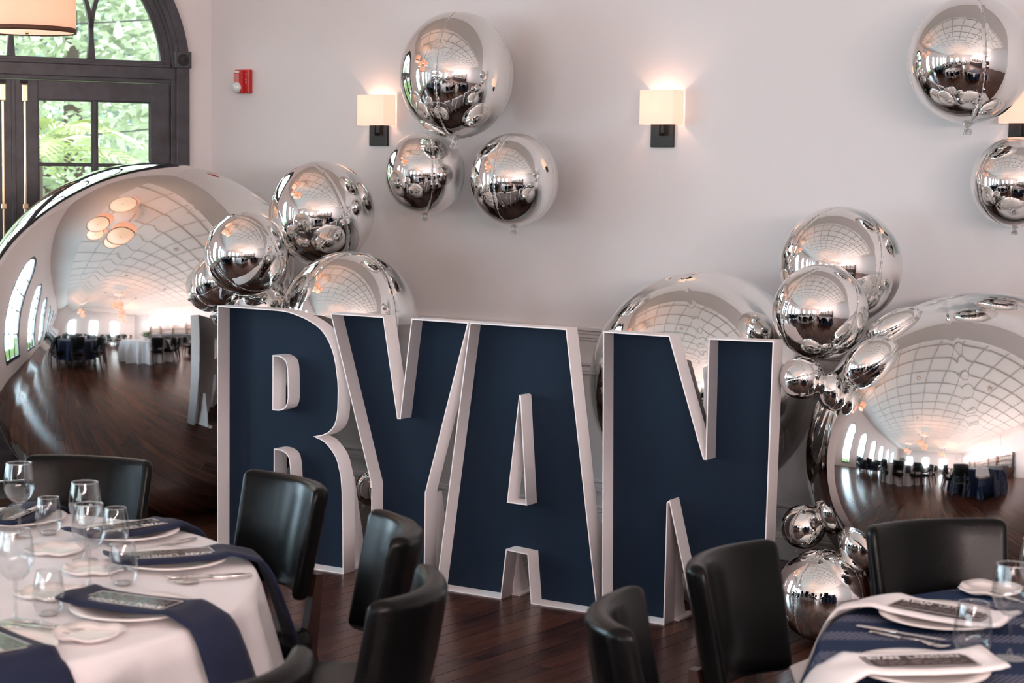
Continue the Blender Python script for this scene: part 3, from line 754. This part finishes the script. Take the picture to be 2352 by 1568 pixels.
balloon('silver balloon standing on the floor between the N and the right table', 1890, 1366, 108, 107, -1.258, spin=R(45), tilt=R(6), group=HR, knot=False)
balloon('small silver balloon in the gap between R and Y', 858, 1121, 42, 43, -1.22, spin=R(35), tilt=R(30), group=HR)
# crumpled white bag behind the N
bm = bmesh.new(); bmesh.ops.create_icosphere(bm, subdivisions=4, radius=1)
for v in bm.verts:
    n_ = noise.noise(v.co * 2.1) * .35 + noise.noise(v.co * 5) * .16; v.co = Vector((v.co.x * .11, v.co.y * .08, v.co.z * .07)) * (1 + n_)
bg_ = tag(obj('plastic_bag', bm, 'plastic_bag', None, True), 'crumpled white plastic bag on the floor behind the N', 'bag'); bg_.location = (-3.88, -.98, .062)
# black cord tying the right balloon cluster
bm = bmesh.new(); tube(bm, [(-3.35, -1.12, .93), (-3.28, -1.1, 1.0), (-3.19, -1.14, 1.05), (-3.16, -1.12, 1.09), (-3.1, -1.1, 1.12)], .006, 6)
tag(obj('balloon_tie', bm, 'cable'), 'short black tie binding the right balloon cluster together', 'cord')

# ------------------------------------------------------------------ chairs
def curved_pad():
    bm = bmesh.new(); box(bm, (0, 0, 0), (.40, .058, .33), bev=.024, seg=4)
    for i in range(1, 16):
        bmesh.ops.bisect_plane(bm, geom=bm.verts[:] + bm.edges[:] + bm.faces[:], plane_co=(-.20 + .40 * i / 16, 0, 0), plane_no=(1, 0, 0))
    for i in range(1, 6):
        bmesh.ops.bisect_plane(bm, geom=bm.verts[:] + bm.edges[:] + bm.faces[:], plane_co=(0, 0, -.165 + .33 * i / 6), plane_no=(0, 0, 1))
    for v in bm.verts:
        x_, y_, z_ = v.co; t_ = x_ / .2; zz = z_ / .165
        puff = .006 * (1 - t_ * t_) * (1 - zz * zz)
        y_ = y_ + (puff if y_ > 0 else -puff)
        x_ *= 1 + .05 * zz
        z_ += .010 * (1 - t_ * t_) * (1 if zz > 0 else 1.6) 
        y_ += .070 * t_ * t_
        v.co = Vector((x_, y_, z_))
    return bm
def make_chair(label):
    t_ = thing('dining_chair', label, 'chair', (0, 0, 0))
    Rx = Matrix.Rotation(R(-11), 4, 'X')     # backrest leans away from the seat (seat front is +y)
    bm = curved_pad(); bmesh.ops.transform(bm, matrix=Matrix.Translation((0, -.235, .722)) @ Matrix.Rotation(R(11), 4, 'X'), verts=bm.verts)
    obj('backrest', bm, 'leather', t_, True)
    bm = bmesh.new(); box(bm, (0, 0, 0), (.44, .43, .09), bev=.035, seg=4)
    for i in range(1, 6):
        bmesh.ops.bisect_plane(bm, geom=bm.verts[:] + bm.edges[:] + bm.faces[:], plane_co=(-.22 + .44 * i / 6, 0, 0), plane_no=(1, 0, 0))
        bmesh.ops.bisect_plane(bm, geom=bm.verts[:] + bm.edges[:] + bm.faces[:], plane_co=(0, -.215 + .43 * i / 6, 0), plane_no=(0, 1, 0))
    for v in bm.verts:
        x_, y_, z_ = v.co; k = max(abs(x_) / .22, abs(y_) / .215)
        if z_ > 0: z_ += .012 * (1 - k * k)
        rr = math.hypot(x_, y_); 
        f = 1 - .13 * max(0, (rr - .2) / .11); v.co = Vector((x_ * f, y_ * f, z_ + .438))
    obj('seat', bm, 'leather', t_, True)
    for sg in (-1, 1):
        bm = bmesh.new(); frustum(bm, (sg * .165, -.245, 0), (sg * .150, -.19, .42), .030, .038, .030, .044); frustum(bm, (sg * .150, -.19, .42), (sg * .150, -.222, .64), .038, .032, .044, .024); obj('leg', bm, 'dark_wood', t_)
        bm = bmesh.new(); frustum(bm, (sg * .175, .175, 0), (sg * .168, .165, .41), .028, .040); obj('leg', bm, 'dark_wood', t_)
        obj('seat_rail', bx((sg * .160, -.01, .392), (.022, .34, .05)), 'dark_wood', t_)
    bm = bmesh.new(); box(bm, (0, .165, .392), (.30, .022, .05)); box(bm, (0, -.185, .392), (.28, .022, .05)); obj('seat_rail', bm, 'dark_wood', t_)
    return t_
chair0 = make_chair('x')
_used = [False]
def place_chair(tx, ty, back_deg, label, group='black dining chairs around the tables', sc=1.0):
    """tx, ty: where the middle of the backrest top stands; back_deg: the way the back points"""
    c_ = chair0 if not _used[0] else copy_tree(chair0); _used[0] = True
    a = R(back_deg); o_ = .27
    c_.location = (tx - math.cos(a) * o_, ty - math.sin(a) * o_, 0); c_.rotation_euler = (0, 0, a + PI / 2)
    tag(c_, label, 'chair', group)
    return c_
LT, RT_ = Vector((-3.977, -4.972, 0)), Vector((-1.115, -3.603, 0))
place_chair(-3.66, -3.67, 74, 'black leather chair facing the left table, before the letter R')
place_chair(-2.97, -4.0, 48, 'black leather chair turned edge-on before the letter Y')
place_chair(-2.485, -4.517, 25, 'black leather chair with curved back towards us, below the A')
place_chair(-2.25, -5.27, 8, 'black leather chair back cut off at the bottom left of the picture')
place_chair(-4.42, -3.80, 115, 'black leather chair at the far side of the left table, before the giant balloon')
place_chair(-1.985, -3.06, 146, 'black leather chair behind the right table, before the right giant balloon')
place_chair(-2.215, -3.79, 184, 'black leather chair at the outer side of the right table, before the N')
place_chair(-2.10, -4.45, 210, 'nearest black leather chair of the right table, low between A and N')

# ------------------------------------------------------------------ tables and cloths
def round_table(c_, r_, label):
    t_ = thing('round_table', label, 'table', (c_.x, c_.y, 0))
    bm = bmesh.new(); lathe(bm, [(0, .725), (r_ - .02, .725), (r_ - .012, .735), (r_ - .012, .748), (r_ - .02, .753), (0, .753)], 64); obj('tabletop', bm, 'dark_wood', t_, False)
    for k in range(4):
        a = PI / 4 + k * PI / 2; q = Vector((math.cos(a), math.sin(a), 0)) * (r_ * .55)
        bm = bmesh.new(); tube(bm, [q + Vector((0, 0, 0)), q + Vector((0, 0, .73))], .016, 10); obj('leg', bm, 'bronze', t_)
    return t_
def cloth(c_, r_, mat, label, folds, seed, drop=.73):
    rg = random.Random(seed); bm = bmesh.new(); n = 220; rings = []
    ph = [rg.uniform(0, 6.28) for _ in range(5)]
    prof = [(r_ * k / 6, 0) for k in range(1, 6)] + [(r_ - .02, 0), (r_ - .004, -.002), (r_ + .003, -.010)] + [(r_ + .006, -.02 - drop * (k / 22) ** 1.1) for k in range(1, 23)]
    ctr = bm.verts.new((0, 0, 0))
    for i, (rr, z_) in enumerate(prof):
        ring = []; dd = min(1, max(0, -z_ - .01) / drop); d4 = min(1, max(0, -z_ - .01) / .38)
        for k in range(n):
            a = 2 * PI * k / n
            w_ = math.sin(folds * a + ph[0] + .6 * math.sin(3 * a + ph[1])) + .35 * math.sin(folds * 2.3 * a + ph[2]) + .5 * math.sin(7 * a + ph[3])
            amp = .055 * d4 ** .8 + .030 * dd
            q = rr + amp * w_ + .035 * d4 + .03 * dd
            ring.append(bm.verts.new((q * math.cos(a), q * math.sin(a), z_ + (.0012 * math.sin(9 * a + rr * 20) if z_ == 0 else 0))))
        rings.append(ring)
    for k in range(n): bm.faces.new((ctr, rings[0][k], rings[0][(k + 1) % n]))
    for A_, B_ in zip(rings, rings[1:]):
        for k in range(n): bm.faces.new((A_[k], B_[k], B_[(k + 1) % n], A_[(k + 1) % n]))
    o = obj('tablecloth', bm, mat, None, True); o.location = (c_.x, c_.y, .758); return tag(o, label, 'tablecloth')
round_table(LT, .985, 'round banquet table under the white cloth at left')
cloth(LT, 1.0, 'white_cloth', 'long white tablecloth on the left table', 17, 5)
round_table(RT_, .785, 'round banquet table under the navy cloth at right')
cloth(RT_, .80, 'navy_dotted', 'navy tablecloth with rows of pale dots on the right table', 15, 9)
TZ = .760

# ------------------------------------------------------------------ place settings
def rad(c_, ang, r_): return Vector((c_.x + math.cos(R(ang)) * r_, c_.y + math.sin(R(ang)) * r_, 0))
PLATE = None
def plate_mesh():
    bm = bmesh.new(); lathe(bm, [(0, .004), (.085, .004), (.095, .007), (.120, .014), (.143, .018), (.146, .0165), (.144, .014), (.120, .008), (.090, 0), (.080, -.0005), (0, 0)], 56)
    bmesh.ops.recalc_face_normals(bm, faces=bm.faces); me = bpy.data.meshes.new('plate'); bm.to_mesh(me); bm.free(); me.materials.append(MAT['porcelain'])
    for p in me.polygons: p.use_smooth = True
    return me
PLATE = plate_mesh()
def plate(c_, ang, r_, label, group, sc=1):
    o = bpy.data.objects.new('dinner_plate', PLATE); COL.objects.link(o); q = rad(c_, ang, r_); o.location = (q.x, q.y, TZ + .0005); o.scale = (sc, sc, 1)
    return tag(o, label, 'plate', group)
def ribbon(path, halfw, th, wav=.0, seed=0, n=9):
    """folded cloth strip along path [(rho, z)] in local x,z; width along y"""
    rg = random.Random(seed); bm = bmesh.new(); top, bot = [], []
    ps = [Vector((p[0], 0, p[1])) for p in path]
    for i, p in enumerate(ps):
        a = ps[max(0, i - 1)]; b_ = ps[min(len(ps) - 1, i + 1)]; d = (b_ - a).normalized(); nn = Vector((-d.z, 0, d.x))
        hw = halfw(i / (len(ps) - 1)) if callable(halfw) else halfw; rt_, rb_ = [], []
        for k in range(n):
            v = -1 + 2 * k / (n - 1); e = math.sqrt(max(0, 1 - abs(v) ** 8)); h = th / 2 * (.35 + .65 * e)
            w_ = wav * math.sin(3.1 * v + i * .35 + seed) 
            q = p + Vector((0, v * hw, 0)) + nn * w_
            rt_.append(bm.verts.new(q + nn * h)); rb_.append(bm.verts.new(q - nn * h))
        top.append(rt_); bot.append(rb_)
    for i in range(len(ps) - 1):
        for k in range(n - 1):
            bm.faces.new((top[i][k], top[i][k + 1], top[i + 1][k + 1], top[i + 1][k])); bm.faces.new((bot[i][k], bot[i + 1][k], bot[i + 1][k + 1], bot[i][k + 1]))
        for k, s_ in ((0, 1), (n - 1, -1)):
            f = (top[i][k], top[i + 1][k], bot[i + 1][k], bot[i][k]); bm.faces.new(f if s_ > 0 else f[::-1])
    for i in (0, -1):
        for k in range(n - 1): bm.faces.new((top[i][k], bot[i][k], bot[i][k + 1], top[i][k + 1]))
    return bm
def napkin(c_, ang, r_plate, R_edge, mat, label, group, hang=.26, hw=.078, seed=0, inner=.165, rotoff=0, flare=.022):
    q = rad(c_, ang, r_plate); top = .0215; E_ = R_edge - r_plate
    path = [(-inner, top + .010), (-inner + .02, top + .004), (-.10, top - .002), (0, top - .004), (.10, top - .002), (.14, top + .003)]
    e = E_ * math.cos(0) + .004
    path += [(.14 + (e - .14) * k / 5, top + .003 - (top - .004) * (k / 5) ** 1.2) for k in range(1, 6)] if e > .16 else []
    x1 = max(e, .16)
    path += [(x1 + .014, .002), (x1 + .028, -.012), (x1 + .042, -.035), (x1 + .062, -.08), (x1 + .084, -.14), (x1 + .105, -.20), (x1 + .120, -hang)]
    bm = ribbon(path, lambda t_: hw + flare * max(0, t_ - .62) * 2.0, .012, .0035, seed)
    o = obj('napkin', bm, mat, None, True); o.location = (q.x, q.y, TZ + .002); o.rotation_euler = (0, 0, R(ang + rotoff)); return tag(o, label, 'napkin', group)
def menu(c_, ang, r_plate, label, group, rotoff=0, shift=0.0, L=.235, Wd=.095, mat='menu_card'):
    q = rad(c_, ang, r_plate + shift)
    t_ = thing('menu_card', label, 'menu', (q.x, q.y, TZ + .0285), R(ang + rotoff), group)
    obj('card', bx((0, 0, 0), (L, Wd, .0022)), mat, t_)
    bm = bmesh.new(); b1 = .003
    for (cx_, cy_, sx_, sy_) in ((0, Wd / 2 - b1, L - .004, .0016), (0, -Wd / 2 + b1, L - .004, .0016), (L / 2 - b1, 0, .0016, Wd - .006), (-L / 2 + b1, 0, .0016, Wd - .006)): box(bm, (cx_, cy_, .0014), (sx_, sy_, .0008))
    obj('border', bm, 'menu_border', t_)
    # title reads inwards from the outer end, letter tops at the guest's left
    for txt, x_, sz, bold, sp in (('RYAN', L / 2 - .010, .027, .0007, 1.0), ('LANDON', L / 2 - .099, .027, -.0005, 1.02)):
        me = text_mesh('title', txt, sz, .0003, bold, sp)
        me.transform(Matrix.Translation((x_, -Wd / 2 + .029, .0016)) @ Matrix.Rotation(PI, 4, 'Z')); link('title', me, 'ink_white', t_)
    bm = bmesh.new(); rg = random.Random(5)
    for row in range(3):
        x_ = L / 2 - .02
        while x_ > -L / 2 + .03:
            w_ = rg.uniform(.008, .022); box(bm, (x_ - w_ / 2, -Wd / 2 + .045 + row * .0125, .0014), (w_, .0020, .0006)); x_ -= w_ + rg.choice((.008, .012, .026))
    obj('small_print', bm, 'print_grey', t_)
    return t_
def wine_glass_proto(label):
    t_ = thing('wine_glass', label, 'glass')
    bm = bmesh.new(); lathe(bm, [(.005, .094), (.018, .098), (.032, .112), (.0405, .132), (.0425, .148), (.041, .168), (.0375, .190), (.0345, .208)], 40); obj('bowl', bm, 'table_glass', t_, True)
    bm = bmesh.new(); tube(bm, [(.0345 * math.cos(2 * PI * k / 36), .0345 * math.sin(2 * PI * k / 36), .208) for k in range(36)], .0012, 6, True); obj('rim', bm, 'glass_rim', t_, True)
    bm = bmesh.new(); lathe(bm, [(.006, .096), (.0045, .085), (.0036, .06), (.0038, .025), (.006, .008), (.012, .005)], 16); obj('stem', bm, 'table_glass', t_, True)
    bm = bmesh.new(); lathe(bm, [(0, .006), (.012, .005), (.030, .002), (.0345, .001), (.0345, 0), (0, 0)], 36); obj('foot', bm, 'table_glass', t_, True)
    return t_
def tumbler_proto(label):
    t_ = thing('tumbler', label, 'glass')
    bm = bmesh.new(); lathe(bm, [(0, .004), (.020, .003), (.029, .010), (.036, .026), (.0375, .042), (.0355, .066), (.0315, .090), (.0285, .104)], 40); obj('bowl', bm, 'table_glass', t_, True)
    bm = bmesh.new(); tube(bm, [(.0285 * math.cos(2 * PI * k / 36), .0285 * math.sin(2 * PI * k / 36), .104) for k in range(36)], .0009, 6, True); obj('rim', bm, 'glass_rim', t_, True)
    bm = bmesh.new(); lathe(bm, [(0, 0), (.018, 0), (.021, .003), (.018, .008), (0, .009)], 28); obj('base', bm, 'glass_rim', t_, True)
    return t_
def tabpt(px, py, z=TZ):
    d = fw + rt * ((px - 1176) / F_PX) - up * ((py - 784) / F_PX); t_ = (z - CAM_H) / d.z
    return Vector((0, -CAM_D, CAM_H)) + d * t_
protos = {}
def glass(kind, px, py, label, group, sc=1.0):
    if kind not in protos: protos[kind] = o = (wine_glass_proto if kind == 'w' else tumbler_proto)(label)
    else: o = copy_tree(protos[kind])
    p = tabpt(px, py); o.location = (p.x, p.y, TZ + .0005); o.scale = (sc, sc, sc); tag(o, label, 'glass', group); return o
def fork_mesh():
    bm = bmesh.new(); pts = [(-.10, 0, .004), (-.07, 0, .0035), (-.03, 0, .003), (.02, 0, .006), (.045, 0, .005)]
    for (x0, w0, z0), (x1, w1, z1) in zip([(-.10, .007, .004), (-.09, .0075, .004), (-.02, .0035, .004), (.03, .003, .007), (.045, .010, .005)], [(-.09, .0075, .004), (-.02, .0035, .004), (.03, .003, .007), (.045, .010, .005), (.060, .0115, .003)]):
        v = [bm.verts.new(q) for q in ((x0, -w0, z0), (x0, w0, z0), (x1, w1, z1), (x1, -w1, z1))]; u_ = [bm.verts.new((q.co.x, q.co.y, q.co.z - .0022)) for q in v]
        bm.faces.new(v); bm.faces.new(u_[::-1])
        for k in range(4): bm.faces.new((v[k], v[(k + 1) % 4], u_[(k + 1) % 4], u_[k]))
    return bm
def tines_bm():
    bm = bmesh.new()
    for k in range(4): tube(bm, [(.060, -.0098 + k * .0065, .002), (.08, -.0098 + k * .0065, .001), (.100, -.0095 + k * .0063, .006)], [.0018, .0015, .0007], 5)
    return bm
def cutlery_proto(kind, label):
    t_ = thing({'f': 'fork', 'k': 'knife', 's': 'spoon'}[kind], label, 'cutlery')
    if kind == 'f':
        obj('handle', fork_mesh(), 'steel', t_, True); obj('tines', tines_bm(), 'steel', t_, True)
    elif kind == 'k':
        bm = bmesh.new(); box(bm, (-.055, 0, .004), (.10, .014, .006), bev=.0025, seg=3); obj('handle', bm, 'steel', t_, True)
        link('blade', shape_mesh('blade', [[(-.006, -.006), (.09, -.009), (.108, -.004), (.112, .004), (.10, .006), (-.006, .006)]], .0018), 'steel', t_).location = (0, 0, .004)
    else:
        bm = bmesh.new(); box(bm, (-.045, 0, .004), (.13, .007, .003), bev=.001); obj('handle', bm, 'steel', t_, True)
        bm = bmesh.new(); bmesh.ops.create_uvsphere(bm, u_segments=20, v_segments=12, radius=1, matrix=Matrix.Translation((.042, 0, .004)) @ Matrix.Diagonal((.030, .019, .0035, 1))); obj('bowl', bm, 'steel', t_, True)
    return t_
cprot = {}
def cutlery(kind, c_, ang, r_, side, label, group, rotoff=0):
    if kind not in cprot: cprot[kind] = o = cutlery_proto(kind, label)
    else: o = copy_tree(cprot[kind])
    q = rad(c_, ang, r_); e = Vector((-math.sin(R(ang)), math.cos(R(ang)), 0)) * side
    o.location = (q.x + e.x, q.y + e.y, TZ + .001); o.rotation_euler = (0, 0, R(ang + 180 + rotoff)); tag(o, label, 'cutlery', group); return o
PLg, PRg = 'dinner plates on the left table', 'dinner plates on the right table'
NLg, NRg = 'navy napkins on the left table', 'white napkins on the right table'
left = [(113, .82, 'at the far left, behind the stemmed glass'), (84.5, .83, 'second from the far end, before the empty chair'), (55.5, .79, 'in the middle, facing the letter R'), (16.5, .805, 'at the near right corner of the table'), (-14.5, .835, 'nearest to us, at the bottom left corner')]
for i, (ang, r_, wh) in enumerate(left):
    plate(LT, ang, r_, 'white dinner plate on the left table ' + wh, PLg)
    napkin(LT, ang, r_, 1.0, 'navy_cloth', 'folded navy napkin on the left table ' + wh, NLg, seed=i, rotoff=(4, -3, 3, -4, 5)[i])
    menu(LT, ang, r_, 'printed menu card on the left table ' + wh, 'menu cards on navy napkins', rotoff=(4, -3, 3, -4, 5)[i], shift=-.005)
right = [(178, .585, 'at the outer left side of the table'), (226, .62, 'nearest to us, at the bottom of the picture'), (268, .60, 'at the bottom right corner of the picture'), (118, .60, 'at the far side, beyond the tumbler')]
for i, (ang, r_, wh) in enumerate(right):
    plate(RT_, ang, r_, 'white dinner plate on the right table ' + wh, PRg)
    napkin(RT_, ang, r_, .80, 'white_napkin', 'folded white napkin on the right table ' + wh, NRg, seed=i + 9, hw=.082, rotoff=(2, 0, 0, 0)[i], hang=.15)
    menu(RT_, ang, r_, 'dark menu card on the right table ' + wh, 'menu cards on white napkins', rotoff=(2, 0, 0, 0)[i], shift=0, mat='menu_matte')
GL = 'glasses on the left table'
glass('w', 45, 1232, 'wine glass farthest left, standing at the far side of the table', GL)
glass('w', 196, 1286, 'tall wine glass second from the far side, behind another wine glass', GL, 1.0)
glass('w', 205, 1348, 'wine glass in the middle, before the far pair of glasses', GL)
glass('w', 36, 1428, 'nearest wine glass at the left edge of the picture', GL, 1.02)
glass('t', 112, 1226, 'tumbler between the two farthest wine glasses', GL)
glass('t', 266, 1252, 'tumbler behind the middle napkin, right of the wine glasses', GL)
glass('t', 283, 1342, 'tumbler beside the menu card facing the letter R', GL)
glass('t', 112, 1412, 'nearest tumbler, beside the front wine glass on the white cloth', GL)
GR = 'glasses on the right table'
glass('w', 2318, 1512, 'wine glass on the right table at the right edge of the picture', GR, 1.0)
glass('t', 2232, 1508, 'tumbler on the right table beside the menu card', GR, 1.15)
glass('w', 2378, 1440, 'wine glass on the right table, farther back and cut by the frame', GR, 1.0)
# wavy-edged bread plates
def bread_mesh():
    bm = bmesh.new(); rings = []; n = 64
    for rr, z_ in ((.30, .003), (.62, .003), (.80, .006), (1.0, .014), (1.02, .012), (.8, .002), (.5, 0)):
        ring = []
        for k in range(n):
            a = 2 * PI * k / n; sq = (abs(math.cos(a)) ** 4 + abs(math.sin(a)) ** 4) ** -.25
            q = .075 * rr * sq; ring.append(bm.verts.new((q * math.cos(a), q * math.sin(a), z_ + (.0018 * math.sin(7 * a) if .7 < rr else 0))))
        rings.append(ring)
    bm.faces.new(rings[0]); bm.faces.new(rings[-1][::-1])
    for A_, B_ in zip(rings, rings[1:]):
        for k in range(n): bm.faces.new((A_[k], B_[k], B_[(k + 1) % n], A_[(k + 1) % n]))
    bmesh.ops.recalc_face_normals(bm, faces=bm.faces)
    me = bpy.data.meshes.new('bread_plate'); bm.to_mesh(me); bm.free(); me.materials.append(MAT['porcelain'])
    for p in me.polygons: p.use_smooth = True
    return me
BREAD = bread_mesh()
for px, py, rz_, lab in ((130, 1268, .5, 'wavy-edged bread plate behind the front glasses'), (215, 1312, .8, 'wavy-edged bread plate under the middle wine glass'), (118, 1368, .3, 'wavy-edged bread plate behind the nearest tumbler'),
                         (200, 1462, .4, 'square bread plate beside the bottom left napkin'), (2275, 1360, .2, 'bread plate at the far side of the navy cloth')):
    o = bpy.data.objects.new('bread_plate', BREAD); COL.objects.link(o); p = tabpt(px, py); o.location = (p.x, p.y, TZ + .001); o.rotation_euler = (0, 0, rz_); tag(o, lab, 'plate', 'bread plates')
CT = 'cutlery on the tables'
cutlery('k', LT, 84.5, .83, -.185, 'knife beside the second farthest left-table plate', CT, 5)
cutlery('f', LT, 55.5, .85, -.175, 'fork beside the plate facing the letter R', CT, -6)
cutlery('k', LT, 55.5, .86, -.205, 'knife lying outermost beside the plate facing the letter R', CT, 2)
cutlery('s', LT, 55.5, .84, -.230, 'spoon lying nearest, below the plate facing the letter R', CT, 4)
cutlery('f', LT, 16.5, .70, -.185, 'fork beside the near right plate of the left table', CT, -8)
cutlery('k', LT, 16.5, .69, -.215, 'knife beside the near right plate of the left table', CT, 2)
cutlery('s', LT, 16.5, .68, -.245, 'spoon beside the near right plate of the left table', CT, 3)
cutlery('k', RT_, 178, .60, .185, 'knife on the navy cloth between the two plates', CT, 4)
cutlery('f', RT_, 178, .56, .22, 'fork on the navy cloth between the two plates', CT, -3)
cutlery('s', RT_, 140, .55, -.02, 'spoon standing out behind the tumbler on the right table', CT, 20)
cutlery('k', RT_, 143, .60, .05, 'knife at the far side of the navy cloth', CT, 12)
# centrepiece of the left table: low glass bowl of greenery whose outer leaves enter at the left edge
cp = thing('centrepiece', 'leafy centrepiece whose green leaves enter at the left edge', 'flowers', (LT.x, LT.y, TZ))
bm = bmesh.new(); lathe(bm, [(0, 0), (.07, 0), (.10, .03), (.11, .07), (.10, .11), (.095, .11), (.10, .07), (.09, .03), (0, .01)], 32); obj('bowl', bm, 'porcelain', cp, True)
rg = random.Random(12)
for k in range(34):
    az = rg.uniform(0, 6.28) if k > 5 else R(-5 + 10 * k); el = rg.uniform(.5, 1.3) if k > 5 else .9 - .08 * k; L = rg.uniform(.16, .30) if k > 5 else .335
    d = Vector((math.cos(az) * math.cos(el), math.sin(az) * math.cos(el), math.sin(el))); base = Vector((0, 0, .09)); tip = base + d * L
    bm = bmesh.new(); tube(bm, [base, base + d * L * .5 + Vector((0, 0, .01)), tip], .0025, 5)
    sd = d.cross(Vector((0, 0, 1))).normalized()
    for j in range(5):
        p = base + d * L * (.45 + .13 * j); lf = (sd * (1 if j % 2 else -1) + d * .8).normalized(); nn = lf.cross(d).normalized().cross(lf); w_ = .026
        a = [p, p + lf * .028 + nn * w_, p + lf * .075, p + lf * .028 - nn * w_]; bm.faces.new([bm.verts.new(q) for q in a])
    obj('sprig', bm, 'centre_leaf', cp)
for k in range(7):
    az = k * .9; p = Vector((math.cos(az) * .08, math.sin(az) * .08, .17 + .02 * (k % 3))); bm = bmesh.new()
    for j in range(14):
        a = j * 2.4; rr = .012 + .0022 * j; n1 = Vector((math.cos(a), math.sin(a), .8)).normalized(); s1 = n1.orthogonal().normalized() * .014
        c1 = p + Vector((math.cos(a) * rr, math.sin(a) * rr, -.001 * j)); bm.faces.new([bm.verts.new(q) for q in (c1 - s1, c1 + n1 * .022 - s1 * .4, c1 + n1 * .022 + s1 * .4, c1 + s1)])
    obj('flower', bm, 'petal', cp)

# ------------------------------------------------------------------ the hall behind the camera, seen in the balloons
hall = [((-6.75, -5.3), 6), ((-6.3, -8.6), 6), ((-6.2, -12.6), 6), ((-2.6, -11.6), 6), ((.2, -14.8), 5), ((-6.6, -15.7), 5), ((-3.0, -15.6), 5)]
for i, ((hx, hy), n) in enumerate(hall):
    c_ = Vector((hx, hy, 0)); round_table(c_, .785, 'round table in the hall behind the photographer')['group'] = 'hall tables'
    cl = cloth(c_, .80, 'white_cloth' if i else 'navy_cloth', 'white tablecloth in the hall behind the photographer' if i else 'navy tablecloth in the hall, mirrored in the giant balloon', 15, 20 + i, .5); cl['group'] = 'hall tablecloths'
    for k in range(n + 2):
        a = 360 / (n + 2) * k + 13 * i; q = rad(c_, a, 1.16)
        place_chair(q.x, q.y, a, 'black chair in the hall behind the photographer', 'hall chairs')
bar = thing('bar', 'long bar counter along the right wall', 'bar', (2.5, -9.5, 0))
obj('counter', bx((0, 0, .52), (.6, 7.5, 1.04), bev=.01), 'bar_front', bar); obj('worktop', bx((-.05, 0, 1.06), (.75, 7.6, .04), bev=.006), 'bar_top', bar)
sh = thing('back_bar_shelf', 'dark wooden back bar with bottle shelves', 'shelf', (3.35, -9.5, 0))
obj('cabinet', bx((0, 0, .45), (.3, 7.4, .9)), 'bar_front', sh)
for z in (1.25, 1.65, 2.05): obj('shelf', bx((0, 0, z), (.28, 7.4, .03)), 'bar_front', sh)
for yy in (-3.7, -1.85, 0, 1.85, 3.7): obj('upright', bx((0, yy, 1.35), (.3, .06, 1.8)), 'bar_front', sh)
bme = None
for k in range(60):
    yy = -13.0 + .12 * k + (.02 if k % 3 else 0)
    if bme is None:
        bm = bmesh.new(); lathe(bm, [(0, 0), (.036, 0), (.036, .17), (.013, .22), (.013, .29), (0, .29)], 12); bme = bpy.data.meshes.new('bottle'); bm.to_mesh(bme); bm.free(); bme.materials.append(MAT['bottle_glass'])
    o = bpy.data.objects.new('bottle', bme); COL.objects.link(o); o.location = (3.3, yy, (1.265, 1.665)[k % 2]); tag(o, 'bottle on the back bar shelf behind the photographer', 'bottle', 'bar bottles')
for k in range(6):
    yy = -12.8 + 1.3 * k; t_ = thing('bar_pendant', 'small glowing pendant over the bar', 'lamp', (2.5, yy, 2.35), 0, 'bar pendants')
    bm = bmesh.new(); lathe(bm, [(0, .11), (.05, .10), (.075, .05), (.05, 0), (0, -.01)], 20); obj('globe', bm, 'diffuser', t_, True)
    bm = bmesh.new(); tube(bm, [(0, 0, .1), (0, 0, 1.54)], .006, 6); obj('cord', bm, 'cable', t_)
    light_point('pendant_light', (0, 0, -.12), 215, (1, .80, .76), .12, t_)
# recessed ceiling speakers and downlights
for i, (lx, ly) in enumerate([(-4.2, -3.0), (-1.0, -3.0), (-4.2, -6.6), (-1.0, -6.6), (-4.2, -10.2), (-1.0, -10.2)]):
    t_ = thing('ceiling_light', 'small round recessed ceiling light', 'ceiling light', (lx, ly, vz(lx) - .04), 0, 'recessed ceiling lights')
    bm = bmesh.new(); lathe(bm, [(.055, .02), (.075, .02), (.078, .0), (.055, -.004), (.055, .02)], 24); obj('ring', bm, 'outlet', t_, True)
    bm = bmesh.new(); lathe(bm, [(0, .012), (.055, .012), (.055, .016), (0, .016)], 24); obj('lens', bm, 'diffuser', t_, True)
